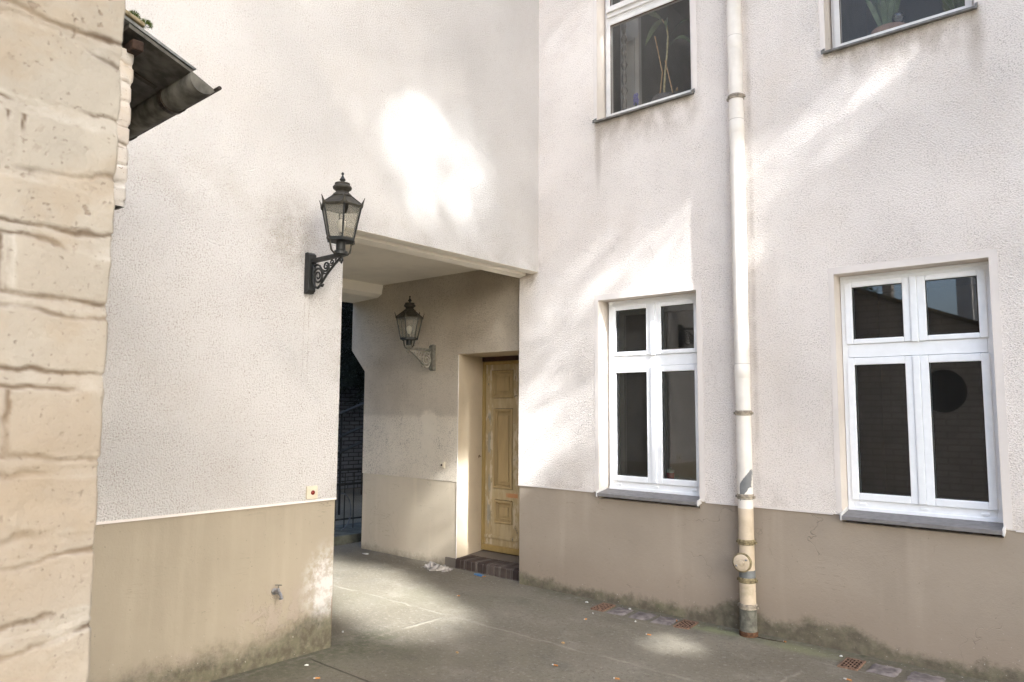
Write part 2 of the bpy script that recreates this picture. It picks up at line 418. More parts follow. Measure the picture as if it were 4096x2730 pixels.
def pipe_mat():
    m = Mat('pipe_paint', 0.55, 0, 0.4)
    z = m.z
    n = m.noise(7, 5, 0.6)
    cream = m.mix(n.ss(0.35, 0.7), (0.62, 0.52, 0.39), (0.52, 0.43, 0.31))
    white = m.mix(n.ss(0.4, 0.7), (0.78, 0.735, 0.67), (0.70, 0.655, 0.59))
    c = m.mix(z.ss(0.902, 0.898), white, cream)
    seam = ((m.z - 1.952).abs().ss(0.004, 0.001) + (m.z - 4.49).abs().ss(0.004, 0.001) + (m.z - 3.823).abs().ss(0.004, 0.001)).sat()
    c = m.mix(seam * 0.55, c, (0.25, 0.21, 0.16))
    low = z.ss(0.42, 0.2)
    chips = m.noise(16, 4, 0.6, off=3).ss(0.62, 0.67) * low
    c = m.mix(chips, c, (0.13, 0.14, 0.145))
    grime = m.noise(9, 5, off=9).ss(0.45, 0.75) * z.ss(0.95, 0.5) * 0.55
    c = m.mix(grime, c, (0.27, 0.22, 0.12))
    # bare patch above the lower clamp
    pz = z + (m.noise(14, 4, off=5) - 0.5) * 0.06 + (m.x - 2.03) * -1.5
    bare = pz.ss(1.002, 1.006) * pz.ss(1.135, 1.125) * (m.x + (m.noise(10, 4) - 0.5) * 0.03 - 2.03).abs().ss(0.038, 0.034)
    c = m.mix(bare, c, m.mix(n.ss(0.3, 0.7), (0.15, 0.155, 0.16), (0.20, 0.205, 0.21)))
    m.color(c); m.bump(n * 0.5 + m.noise(60, 3) * 0.2 - bare * 0.6, 0.003, 0.35)
    return m.m
M['pipe'] = pipe_mat()
M['pipegrey'] = simple('bare_pipe_zinc', (0.17, 0.18, 0.185), 0.55, 0.2, 0.4, 0.2, 14)
M['pipecast'] = simple('mossy_cast_pipe', (0.135, 0.13, 0.105), 0.8, 0, 0.3, 0.4, 22, 0.4, 50)
M['clamp'] = simple('dull_clamp', (0.30, 0.26, 0.20), 0.6, 0.1, 0.4, 0.35, 40)
M['clampgrime'] = simple('grimy_clamp', (0.22, 0.18, 0.10), 0.7, 0.1, 0.3, 0.4, 50)

def brick_paint(name, base, dirt_shade, dirt):
    m = Mat(name, 0.85, 0, 0.25)
    j = m.attr('joint')
    n = m.noise(6, 6, 0.62)
    c = m.mix(n.ss(0.35, 0.7), tuple(v * 0.9 for v in base), tuple(v * 1.05 for v in base))
    c = m.mix(m.noise(2.4, 5, off=4).ss(0.45, 0.7) * 0.4, c, tuple(a * b for a, b in zip(base, (0.92, 0.82, 0.72))))
    mo = m.attr('mortar') * m.noise(7, 5, 0.65, off=41).ss(0.25, 0.6, 0.35, 1.0)
    pale = m.mix(m.noise(24, 5, 0.7, off=43).ss(0.35, 0.65), tuple(v * 1.02 for v in base), tuple(a * b for a, b in zip(base, (1.22, 1.25, 1.30))))
    c = m.mix(mo * 0.8, c, pale)
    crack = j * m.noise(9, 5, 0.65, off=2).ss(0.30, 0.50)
    c = m.mix((crack * dirt).sat(), c, dirt_shade)  # colours joint dirt, cracks and the painted shadow line alike
    wash = m.noise(11, 6, 0.7, off=21).ss(0.50, 0.68)
    c = m.mix(wash * 0.35, c, tuple(v * 0.72 for v in base))
    c = m.mix(m.noise(2.0, 4, off=31).ss(0.52, 0.72) * 0.5, c, tuple(a * b for a, b in zip(base, (0.80, 0.68, 0.55))))
    c = m.mix(m.noise(8, 5, 0.6, off=17, vec=m.vec(m.x, m.y, m.z * 1.4)).ss(0.47, 0.66) * 0.55, c, tuple(a * b for a, b in zip(base, (0.86, 0.76, 0.64))))
    spots = (m.noise(75, 3, 0.5, off=7).ss(0.62, 0.69) * m.noise(4.2, 4, off=6).ss(0.42, 0.62) + m.noise(180, 2, 0.5, off=9).ss(0.66, 0.74) * 0.6).sat()
    c = m.mix(spots * 0.75, c, (0.13, 0.095, 0.07))
    c = m.mix(m.noise(20, 4, 0.6, off=13, vec=m.vec(m.x, m.y * 0.6, m.z * 2.0)).ss(0.775, 0.79) * 0.7, c, (0.13, 0.085, 0.06))
    m.color(c); m.bump(m.noise(30, 6, 0.65) * 0.5 + m.noise(130, 5, 0.65) * 0.6 - spots * 0.4, 0.004, 0.7)
    return m.m
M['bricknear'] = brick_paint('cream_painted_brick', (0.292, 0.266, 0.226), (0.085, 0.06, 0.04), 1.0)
M['brickfar'] = brick_paint('white_painted_brick', (0.50, 0.465, 0.42), (0.10, 0.08, 0.06), 0.7)

def brick_tex(name, c1, c2, mortar, bw=0.25, bh=0.08, axis='x', scale=1.0):
    m = Mat(name, 0.9, 0, 0.2)
    n = m.t.nodes.new('ShaderNodeTexBrick')
    wx = (m.noise(6, 3) - 0.5) * 0.02; wz = (m.noise(6, 3, off=4) - 0.5) * 0.02
    m.t.links.new(m.vec((m.x if axis == 'x' else m.y) + wx, m.z + wz, 0.0), n.inputs['Vector'])
    n.inputs['Color1'].default_value = (*c1, 1); n.inputs['Color2'].default_value = (*c2, 1)
    n.inputs['Mortar'].default_value = (*mortar, 1)
    n.inputs['Scale'].default_value = scale; n.inputs['Mortar Size'].default_value = 0.010
    n.inputs['Brick Width'].default_value = bw; n.inputs['Row Height'].default_value = bh
    col_ = E(m.t, n.outputs['Color'])
    c = m.mix(m.noise(5, 5).ss(0.4, 0.7) * 0.4, col_, tuple(v * 0.6 for v in c1))
    m.color(c)
    m.bump(E(m.t, n.outputs['Fac']) * -1.0 + m.noise(50, 3) * 0.3, 0.008, 0.8)
    return m.m
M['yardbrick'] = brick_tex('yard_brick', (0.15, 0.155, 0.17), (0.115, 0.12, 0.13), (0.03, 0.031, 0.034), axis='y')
M['gablebrick'] = brick_tex('gable_brick', (0.56, 0.52, 0.47), (0.53, 0.49, 0.44), (0.42, 0.38, 0.34), axis='x')
M['stepbrick'] = brick_tex('sooty_step_brick', (0.050, 0.036, 0.031), (0.10, 0.078, 0.066), (0.12, 0.10, 0.085), bw=0.154, bh=0.6, axis='x')

def glass_mat(name, tint, refl=1.0, rough=0.0, film=0.0):
    m = bpy.data.materials.new(name); m.use_nodes = True
    t = m.node_tree; t.nodes.remove(t.nodes['Principled BSDF'])
    out = t.nodes['Material Output']
    fr = t.nodes.new('ShaderNodeFresnel'); fr.inputs[0].default_value = 1.52
    mu = t.nodes.new('ShaderNodeMath'); mu.operation = 'MULTIPLY'; mu.inputs[1].default_value = refl
    t.links.new(fr.outputs[0], mu.inputs[0]); mu.use_clamp = True
    tr = t.nodes.new('ShaderNodeBsdfTransparent'); tr.inputs[0].default_value = (*tint, 1)
    gl = t.nodes.new('ShaderNodeBsdfGlossy'); gl.inputs['Roughness'].default_value = rough
    mx = t.nodes.new('ShaderNodeMixShader')
    t.links.new(mu.outputs[0], mx.inputs[0]); t.links.new(tr.outputs[0], mx.inputs[1]); t.links.new(gl.outputs[0], mx.inputs[2])
    if film:
        df = t.nodes.new('ShaderNodeBsdfDiffuse'); df.inputs[0].default_value = (0.62, 0.60, 0.56, 1)
        nz = t.nodes.new('ShaderNodeTexNoise'); nz.inputs['Scale'].default_value = 2.2; nz.inputs['Detail'].default_value = 5
        mr = t.nodes.new('ShaderNodeMapRange'); mr.inputs[1].default_value = 0.3; mr.inputs[2].default_value = 0.7
        mr.inputs[3].default_value = film * 0.7; mr.inputs[4].default_value = film * 1.3
        tc = t.nodes.new('ShaderNodeTexCoord'); t.links.new(tc.outputs['Object'], nz.inputs['Vector']); t.links.new(nz.outputs[0], mr.inputs[0])
        m2 = t.nodes.new('ShaderNodeMixShader'); t.links.new(mr.outputs[0], m2.inputs[0])
        t.links.new(mx.outputs[0], m2.inputs[1]); t.links.new(df.outputs[0], m2.inputs[2]); mx = m2
    t.links.new(mx.outputs[0], out.inputs[0])
    return m
M['glass'] = glass_mat('window_glass', (0.74, 0.78, 0.76), 2.7, 0.012, 0.018)
M['glassold'] = glass_mat('old_window_glass', (0.90, 0.90, 0.88), 0.45, 0.0, 0.085)
M['clearglass'] = glass_mat('clear_glass', (0.9, 0.92, 0.93), 3.0)

def lamp_glass():
    m = bpy.data.materials.new('dusty_lantern_glass'); m.use_nodes = True
    t = m.node_tree; b = t.nodes['Principled BSDF']
    b.inputs['Base Color'].default_value = (0.30, 0.285, 0.245, 1); b.inputs['Roughness'].default_value = 0.35
    tr = t.nodes.new('ShaderNodeBsdfTransparent'); tr.inputs[0].default_value = (0.88, 0.86, 0.80, 1)
    mx = t.nodes.new('ShaderNodeMixShader'); mx.inputs[0].default_value = 0.40
    t.links.new(tr.outputs[0], mx.inputs[1]); t.links.new(b.outputs[0], mx.inputs[2])
    t.links.new(mx.outputs[0], t.nodes['Material Output'].inputs[0])
    return m
M['lampglass'] = lamp_glass()

# ------------------------------------------------------------------ mesh helpers
class MB:
    def __init__(s): s.v = []; s.f = []; s.mi = []; s.cur = 0
    def face(s, *pts):
        i = len(s.v); s.v += [tuple(p) for p in pts]; s.f.append(tuple(range(i, i + len(pts)))); s.mi.append(s.cur)
    def box(s, x0, x1, y0, y1, z0, z1):
        i = len(s.v)
        s.v += [(x0, y0, z0), (x1, y0, z0), (x1, y1, z0), (x0, y1, z0), (x0, y0, z1), (x1, y0, z1), (x1, y1, z1), (x0, y1, z1)]
        for q in ((0, 3, 2, 1), (4, 5, 6, 7), (0, 1, 5, 4), (1, 2, 6, 5), (2, 3, 7, 6), (3, 0, 4, 7)):
            s.f.append(tuple(i + k for k in q)); s.mi.append(s.cur)
        return s
    def prism(s, pts, axis, a0, a1):
        """pts: 2-D outline; axis 0/1/2 = extrusion axis"""
        def mk(p, a):
            p = list(p); p.insert(axis, a); return tuple(p)
        n = len(pts); i = len(s.v)
        s.v += [mk(p, a0) for p in pts] + [mk(p, a1) for p in pts]
        s.f.append(tuple(i + k for k in range(n))); s.mi.append(s.cur)
        s.f.append(tuple(i + n + k for k in reversed(range(n)))); s.mi.append(s.cur)
        for k in range(n):
            k2 = (k + 1) % n
            s.f.append((i + k, i + n + k, i + n + k2, i + k2)); s.mi.append(s.cur)
        return s
    def tube(s, path, r, n=8, caps=True):
        P = [Vector(p) for p in path]
        rr = r if isinstance(r, (list, tuple)) else [r] * len(P)
        t0 = (P[1] - P[0]).normalized()
        ref = Vector((0, 0, 1)) if abs(t0.z) < 0.9 else Vector((1, 0, 0))
        nx = t0.cross(ref).normalized()
        rings = []
        for k, p in enumerate(P):
            t = (P[min(k + 1, len(P) - 1)] - P[max(k - 1, 0)]).normalized()
            nx = (nx - t * nx.dot(t)).normalized(); ny = t.cross(nx)
            i = len(s.v)
            s.v += [tuple(p + (nx * math.cos(2 * math.pi * q / n) + ny * math.sin(2 * math.pi * q / n)) * rr[k]) for q in range(n)]
            rings.append(i)
        for a, b in zip(rings, rings[1:]):
            for q in range(n):
                s.f.append((a + q, a + (q + 1) % n, b + (q + 1) % n, b + q)); s.mi.append(s.cur)
        if caps:
            s.f.append(tuple(rings[0] + q for q in reversed(range(n)))); s.mi.append(s.cur)
            s.f.append(tuple(rings[-1] + q for q in range(n))); s.mi.append(s.cur)
        return s
    def lathe(s, prof, c=(0, 0), n=24, rot=0.0):
        """prof: (r, z) list; axis vertical at c"""
        rings = []
        for r, z in prof:
            i = len(s.v)
            s.v += [(c[0] + r * math.cos(2 * math.pi * q / n + rot), c[1] + r * math.sin(2 * math.pi * q / n + rot), z) for q in range(n)]
            rings.append(i)
        for a, b in zip(rings, rings[1:]):
            for q in range(n):
                s.f.append((a + q, a + (q + 1) % n, b + (q + 1) % n, b + q)); s.mi.append(s.cur)
        s.f.append(tuple(rings[0] + q for q in reversed(range(n)))); s.mi.append(s.cur)
        s.f.append(tuple(rings[-1] + q for q in range(n))); s.mi.append(s.cur)
        return s
    def build(s, name, mats, parent=None, smooth=False, bevel=0.0, recalc=True):
        me = bpy.data.meshes.new(name)
        me.from_pydata(s.v, [], s.f); me.update()
        if recalc:
            bm = bmesh.new(); bm.from_mesh(me)
            bmesh.ops.recalc_face_normals(bm, faces=bm.faces[:])
            bm.to_mesh(me); bm.free()
        if not isinstance(mats, (list, tuple)): mats = [mats]
        for m in mats: me.materials.append(m)
        if len(mats) > 1: me.polygons.foreach_set('material_index', s.mi)
        o = bpy.data.objects.new(name, me); col.objects.link(o)
        if smooth:
            for p in me.polygons: p.use_smooth = True
        if smooth == 'auto':
            md = o.modifiers.new('edge', 'EDGE_SPLIT'); md.split_angle = R(40)
        if bevel:
            md = o.modifiers.new('bevel', 'BEVEL'); md.width = bevel; md.segments = 2; md.limit_method = 'ANGLE'
        if parent is not None: attach(o, parent)
        return o

def attach(o, parent):
    o.parent = parent
    # geometry is written in world coordinates: cancel the offset of the whole chain
    off = Vector((0, 0, 0)); q = parent
    while q is not None: off += q.location; q = q.parent
    o.location = -off

def thing(name, label, cat, loc=(0, 0, 0), group=None):
    o = bpy.data.objects.new(name, None); col.objects.link(o)
    o.empty_display_size = 0.1
    o.location = loc; o['label'] = label; o['category'] = cat
    if group: o['group'] = group
    return o
def tag(o, label, cat, group=None):
    o['label'] = label; o['category'] = cat
    if group: o['group'] = group
    return o
def copy_tree(o, parent=None):
    c = o.copy(); col.objects.link(c); c.parent = parent
    for ch in list(o.children): copy_tree(ch, c)
    return c

def wall_sheet(mb, axis, c, a0, a1, z0, z1, holes):
    """rectangle on plane axis=c with rectangular holes (a0,a1,z0,z1)"""
    A = sorted({a0, a1, *[h[0] for h in holes], *[h[1] for h in holes]})
    Z = sorted({z0, z1, *[h[2] for h in holes], *[h[3] for h in holes]})
    A = [a for a in A if a0 <= a <= a1]; Z = [z for z in Z if z0 <= z <= z1]
    for p, q in zip(A, A[1:]):
        for r, t in zip(Z, Z[1:]):
            am, zm = (p + q) / 2, (r + t) / 2
            if any(h[0] < am < h[1] and h[2] < zm < h[3] for h in holes): continue
            pts = [(p, r), (q, r), (q, t), (p, t)]
            if axis == 'y': mb.face(*[(a, c, z) for a, z in pts])
            else: mb.face(*[(c, a, z) for a, z in pts])

# value noise for the brick relief
def vnoise(u, v, seed):
    g = np.random.default_rng(seed).random((256, 256))
    iu, iv = np.floor(u).astype(int), np.floor(v).astype(int)
    fu, fv = u - iu, v - iv
    fu = fu * fu * (3 - 2 * fu); fv = fv * fv * (3 - 2 * fv)
    a = g[iu % 256, iv % 256]; b = g[(iu + 1) % 256, iv % 256]; c = g[iu % 256, (iv + 1) % 256]; d = g[(iu + 1) % 256, (iv + 1) % 256]
    return (a * (1 - fu) + b * fu) * (1 - fv) + (c * (1 - fu) + d * fu) * fv

def brick_wall_mesh(name, mat, parent, corner, len_a, len_b, z0, z1, joints, step, head=0.103, mortar=0.012, depth=0.007, seed=1, rnd=0.012, jd=0.42, puff=1.0, bev=0.008, gd=0.6):
    """painted brick corner: face A faces +X and runs to -Y, face B faces +Y and runs to -X; real relief"""
    cx, cy = corner
    na, nb = int(len_a / step), max(2, int(len_b / (step * 2.0)))
    ss_ = np.concatenate([np.linspace(-len_a, -rnd, na), np.linspace(-rnd, rnd, 7)[1:-1], np.linspace(rnd, len_b, nb)])
    zz = np.linspace(z0, z1, int((z1 - z0) / step) + 1)
    S_, Z_ = np.meshgrid(ss_, zz)
    joints = np.array(sorted(joints))
    wob = (vnoise(S_ * 9 + 50, Z_ * 9 + 50, seed) - 0.5) * 0.016 + (vnoise(S_ * 30 + 50, Z_ * 30 + 50, seed + 1) - 0.5) * 0.006
    zw = Z_ + wob
    d = np.min(np.abs(zw[..., None] - joints), axis=-1)
    course = np.searchsorted(joints, zw)
    sh = np.where(course % 2 == 0, 0.0, 0.125)
    sw = S_ + (vnoise(S_ * 11 + 9, Z_ * 14 + 9, seed + 2) - 0.5) * 0.014
    per = 0.25
    va = np.abs(((sw + head + sh + per / 2) % per) - per / 2)
    va = np.where(np.abs(S_) < head * 0.6, 1.0, va)
    jw = mortar * (0.8 + 0.7 * vnoise(S_ * 14 + 30, Z_ * 14 + 30, seed + 3))
    dj = np.minimum(d, va * 1.15)
    jt = np.clip((jw - dj) / bev, 0, 1); jt = jt * jt * (3 - 2 * jt)
    # upper mortar edge an open crack, lower edge a painted shadow line, both broken
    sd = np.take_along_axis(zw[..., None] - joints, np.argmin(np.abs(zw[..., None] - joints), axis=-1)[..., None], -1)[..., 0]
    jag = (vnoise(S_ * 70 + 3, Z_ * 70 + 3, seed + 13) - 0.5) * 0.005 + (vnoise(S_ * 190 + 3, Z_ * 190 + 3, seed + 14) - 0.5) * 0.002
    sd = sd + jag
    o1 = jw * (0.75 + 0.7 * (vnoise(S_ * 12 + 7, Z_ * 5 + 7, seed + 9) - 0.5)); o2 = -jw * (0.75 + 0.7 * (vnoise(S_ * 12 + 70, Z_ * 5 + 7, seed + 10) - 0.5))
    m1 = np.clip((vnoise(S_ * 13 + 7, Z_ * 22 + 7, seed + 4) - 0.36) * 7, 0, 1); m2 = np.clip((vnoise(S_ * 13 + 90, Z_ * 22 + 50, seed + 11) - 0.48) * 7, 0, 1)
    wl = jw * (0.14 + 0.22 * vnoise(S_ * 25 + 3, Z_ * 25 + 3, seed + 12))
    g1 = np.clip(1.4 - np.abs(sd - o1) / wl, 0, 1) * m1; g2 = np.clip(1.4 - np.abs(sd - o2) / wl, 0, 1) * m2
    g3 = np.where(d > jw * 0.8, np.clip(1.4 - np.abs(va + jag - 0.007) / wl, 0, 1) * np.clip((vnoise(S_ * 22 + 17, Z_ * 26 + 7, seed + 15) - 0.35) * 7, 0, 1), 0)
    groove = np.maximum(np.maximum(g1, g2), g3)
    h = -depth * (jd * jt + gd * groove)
    h += (vnoise(S_ * 18 + 5, Z_ * 18 + 5, seed + 5) - 0.5) * 0.004 * puff + (vnoise(S_ * 60 + 5, Z_ * 60 + 5, seed + 6) - 0.5) * 0.0016
    h += (vnoise(course * 3.7 + 3, np.floor((sw + head + sh) / per) * 5.3 + 40, seed + 7) - 0.5) * 0.003
    # outward position round the rounded corner
    ang = np.clip((S_ + rnd) / (2 * rnd), 0, 1) * (math.pi / 2)
    nx, ny = np.cos(ang), np.sin(ang)
    bx = np.where(S_ < -rnd, cx, np.where(S_ > rnd, cx - rnd - (S_ - rnd), cx - rnd + rnd * nx))
    by = np.where(S_ < -rnd, cy - rnd + (S_ + rnd), np.where(S_ > rnd, cy, cy - rnd + rnd * ny))
    X = bx + nx * h; Y = by + ny * h
    nzv, nsv = S_.shape
    verts = np.stack([X, Y, Z_], -1).reshape(-1, 3)
    idx = np.arange(nzv * nsv).reshape(nzv, nsv)
    faces = np.stack([idx[:-1, :-1], idx[1:, :-1], idx[1:, 1:], idx[:-1, 1:]], -1).reshape(-1, 4)
    me = bpy.data.meshes.new(name)
    me.from_pydata(verts.tolist(), [], faces[:, ::-1].tolist()); me.update()
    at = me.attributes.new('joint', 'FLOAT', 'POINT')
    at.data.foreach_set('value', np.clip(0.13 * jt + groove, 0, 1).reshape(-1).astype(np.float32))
    at = me.attributes.new('mortar', 'FLOAT', 'POINT')
    at.data.foreach_set('value', np.clip((jw * 1.15 + jag - dj) / 0.003, 0, 1).reshape(-1).astype(np.float32))
    for p in me.polygons: p.use_smooth = True
    me.materials.append(mat)
    o = bpy.data.objects.new(name, me); col.objects.link(o)
    if parent is not None: attach(o, parent)
    return o

# ================================================================== THE SETTING
# ground: fine enough near the camera, reaching far out
mb = MB()
xs = [-60, -12, -3.6] + [-3.4 + 0.2 * i for i in range(48)] + [12, 60]
ys = [-60, -14, -7.2] + [-7 + 0.2 * i for i in range(42)] + [3, 12, 60]
def gz(x, y):
    # settled slabs: gentle unevenness, level at the walls
    f = min(1.0, max(0.0, -y / 0.5)) * min(1.0, max(0.0, (x + 0.4) / 0.6))
    return 0.006 * f * (math.sin(x * 2.3 + y) * math.sin(y * 1.9 - x * 0.7))
gi = {}
for i, x in enumerate(xs):
    for j, y in enumerate(ys):
        gi[i, j] = len(mb.v); mb.v.append((x, y, gz(x, y)))
for i in range(len(xs) - 1):
    for j in range(len(ys) - 1):
        mb.f.append((gi[i, j], gi[i + 1, j], gi[i + 1, j + 1], gi[i, j + 1])); mb.mi.append(0)
g = mb.build('ground', M['ground'], smooth=True)
g['kind'] = 'structure'

# ------------------------------------------------------------------ right wing
HR = 10.5
XE = 9.0
W1 = (0.672, 1.606); W2 = (2.654, 3.575); W3 = (4.63, 5.56)
WZ = (0.915, 2.563)
UZ = (4.20, 6.10)
FL = 0.13          # depth of the reveals
wing = thing('apartment_building', 'cream roughcast house wing with white four pane windows and a brown painted plinth', 'building', (2.0, 0.5, 0))
holes = []
for a, b in (W1, W2, W3):
    holes += [(a, b, WZ[0] - 0.06, WZ[1]), (a, b, UZ[0], UZ[1])]
DZR = 0.9035
mb = MB()
wall_sheet(mb, 'y', 0.0, -0.232, XE, DZR, HR, holes)
# outer corner towards the passage, top cap, lip over the plinth
mb.face((-0.232, 0, DZR), (-0.232, 0.10, DZR), (-0.232, 0.10, 3.2), (-0.232, 0, 3.2))
mb.face((-0.232, 0, DZR), (XE, 0, DZR), (XE, 0.012, DZR), (-0.232, 0.012, DZR))
mb.box(XE - 0.3, XE, 0.02, 5.0, 0, HR)
wall = mb.build('wall', M['castR'], wing, recalc=False)
mb = MB()
wall_sheet(mb, 'y', 0.009, -0.225, XE, -0.05, DZR, [(a, b, WZ[0] - 0.06, 2) for a, b in (W1, W2, W3)])
mb.face((-0.225, 0.009, -0.05), (-0.225, 0.10, -0.05), (-0.225, 0.10, DZR), (-0.225, 0.009, DZR))
mb.build('plinth', M['dadoR'], wing, recalc=False)
# crisp thin edge where the roughcast ends above the plinth
for a, b in ((-0.236, W1[0] - 0.06), (W1[1] + 0.05, W2[0] - 0.06), (W2[1] + 0.06, W3[0] - 0.06)):
    mb = MB(); mb.box(a, b, -0.003, 0.011, DZR - 0.006, DZR + 0.007)
    mb.build('plinth_edge', M['band'], wing)
mb = MB(); mb.box(-3.0, XE, 0.7, 5.2, HR - 0.05, HR + 0.4); mb.build('roof', M['tile'], wing)
# smooth surround and reveal of one opening
def opening_trim(a, b, z0, z1, win, l=0.036, r_=0.046, t=0.048, zlo=None):
    zl = z0 if zlo is None else zlo
    mb = MB()
    o = [(a - l, zl), (a, zl), (a, z1), (b, z1), (b, zl), (b + r_, zl), (b + r_, z1 + t), (a - l, z1 + t)]
    mb.prism(o, 1, -0.002, 0.004)
    mb.build('surround', M['band'], win)
    mb = MB()
    y0, y1 = 0.002, FL + 0.04
    P = [(a, z0), (a, z1), (b, z1), (b, z0)]
    i = len(mb.v); mb.v += [(x, y0, z) for x, z in P] + [(x, y1, z) for x, z in P]
    for k in range(4): mb.f.append((i + k, i + (k + 1) % 4, i + 4 + (k + 1) % 4, i + 4 + k)); mb.mi.append(0)
    mb.build('reveal', M['reveal'], win, recalc=False)

def rect_frame(mb, x0, x1, z0, z1, wl, wr, wb, wt, y0, y1):
    mb.box(x0, x0 + wl, y0, y1, z0, z1)
    mb.box(x1 - wr, x1, y0, y1, z0, z1)
    mb.box(x0 + wl, x1 - wr, y0, y1, z0, z0 + wb)
    mb.box(x0 + wl, x1 - wr, y0, y1, z1 - wt, z1)

def modern_window(a, b):
    """white plastic four-sash window"""
    mid = (a + b) / 2 + 0.012
    F = FL
    mb = MB()
    x0, x1 = a + 0.026, b - 0.006
    if a > 2: x0 = a + 0.004
    rect_frame(mb, x0, x1, WZ[0] + 0.005, WZ[1] - 0.002, 0.040, 0.040, 0.085, 0.055, F, F + 0.07)
    mb.box(x0 + 0.04, x1 - 0.04, F - 0.004, F + 0.066, 1.982, 2.072)          # transom
    mb.box(mid - 0.03, mid + 0.03, F + 0.002, F + 0.068, 1.0, 1.982)          # mullions
    mb.box(mid - 0.03, mid + 0.03, F + 0.002, F + 0.068, 2.072, 2.508)
    mb.box(x0 + 0.002, x1 - 0.002, F - 0.012, F, WZ[0] + 0.005, WZ[0] + 0.036)  # lower step of the rail
    mb.box(x0 + 0.002, x1 - 0.002, F - 0.010, F, WZ[1] - 0.022, WZ[1] - 0.002)
    win = mb.build('window', M['pvc'], wing, bevel=0.003)
    opening_trim(a, b, WZ[0] - 0.06, WZ[1], win, zlo=DZR + 0.008)
    for xa, xb in ((x0 + 0.030, mid - 0.022), (mid + 0.022, x1 - 0.030)):
        for za, zb in ((0.998, 1.978), (2.074, 2.512)):
            s = MB(); rect_frame(s, xa, xb, za, zb, 0.048, 0.048, 0.050 if za < 2 else 0.036, 0.050 if za < 2 else 0.036, F - 0.016, F + 0.05)
            s.build('sash', M['pvc'], win, bevel=0.006)
    for za, zb in ((1.003, 1.976), (2.070, 2.51)):
        s = MB(); s.box(mid - 0.021, mid + 0.021, F - 0.030, F - 0.002, za, zb)
        s.build('cover_strip', M['pvc'], win, bevel=0.004)
    for xa, xb in ((x0 + 0.076, mid - 0.068), (mid + 0.068, x1 - 0.076)):
        for za, zb in ((1.045, 1.93), (2.108, 2.478)):
            s = MB(); s.face((xa, F + 0.004, za), (xb, F + 0.004, za), (xb, F + 0.004, zb), (xa, F + 0.004, zb))
            s.build('pane', M['glass'], win, recalc=False)
            s = MB(); rect_frame(s, xa, xb, za, zb, 0.006, 0.006, 0.006, 0.006, F - 0.002, F + 0.003)     # dark rubber round each pane
            s.build('gasket', M['hole'], win)
    for xc in (x0 + 0.10, mid + 0.005, x1 - 0.10):
        s = MB(); s.box(xc - 0.022, xc + 0.022, F - 0.012, F, 0.963, 0.978)
        s.build('drain_cap', M['pvc'], win, bevel=0.003)
    # sill
    s = MB()
    s.prism([(-0.045, 0.876), (-0.045, 0.902), (F - 0.005, 0.930), (F - 0.005, 0.895)], 0, a - 0.006, b + 0.006)
    s.build('sill', M['stone_sill'], win, bevel=0.002)
    for q0, q1 in ((a + 0.001, a + 0.010), (b - 0.001, b + 0.010)):
        s = MB(); s.prism([(-0.048, 0.872), (-0.048, 0.913), (0.10, 0.945), (0.10, 0.92)], 0, q0, q1)
        s.build('sill_end', M['oldpaint'], win)
    return win
for a, b in (W1, W2, W3): modern_window(a, b)

def old_window(a, b):
    F = 0.115
    mb = MB()
    x0, x1 = a + 0.012, b - 0.0
    rect_frame(mb, x0, x1, UZ[0] + 0.01, UZ[1], 0.035, 0.035, 0.045, 0.05, F + 0.01, F + 0.08)
    mb.box(x0 + 0.035, x1 - 0.035, F - 0.01, F + 0.07, 5.165, 5.255)
    mb.box(x0 + 0.034, x1 - 0.034, F - 0.022, F - 0.010, 5.185, 5.205)
    mb.box(x0 + 0.034, x1 - 0.034, F - 0.03, F - 0.010, 5.235, 5.262)
    win = mb.build('window', M['oldpaint'], wing, bevel=0.003)
    opening_trim(a, b, UZ[0], UZ[1], win)
    for za, zb, wb in ((UZ[0] + 0.03, 5.163, 0.045), (5.257, UZ[1] - 0.02, 0.042)):
        s = MB(); rect_frame(s, x0 + 0.022, x1 - 0.022, za, zb, 0.042, 0.042, wb, 0.05, F - 0.012, F + 0.04)
        s.build('sash', M['oldpaint'], win, bevel=0.003)
    for za, zb in ((UZ[0] + 0.07, 5.115), (5.297, UZ[1] - 0.07)):
        s = MB(); s.face((x0 + 0.06, F + 0.004, za), (x1 - 0.06, F + 0.004, za), (x1 - 0.06, F + 0.004, zb), (x0 + 0.06, F + 0.004, zb))
        s.build('pane', M['glassold'], win, recalc=False)
        s = MB(); rect_frame(s, x0 + 0.06, x1 - 0.06, za, zb, 0.006, 0.006, 0.006, 0.006, F - 0.004, F + 0.003)
        s.build('putty_line', M['rust'], win)
    s = MB()
    s.prism([(-0.045, 4.168), (-0.045, 4.184), (0.11, 4.216), (0.11, 4.195)], 0, a - 0.012, b + 0.016)
    s.build('sill', M['zinc_sill'], win, bevel=0.002)
    for q0, q1 in ((a - 0.018, a - 0.004), (b + 0.008, b + 0.022)):
        s = MB(); s.prism([(-0.048, 4.163), (-0.048, 4.192), (0.0, 4.225), (0.0, 4.19)], 0, q0, q1)
        s.build('sill_end', M['zinc_sill'], win)
    return win
for a, b in (W1, W2, W3): old_window(a, b)

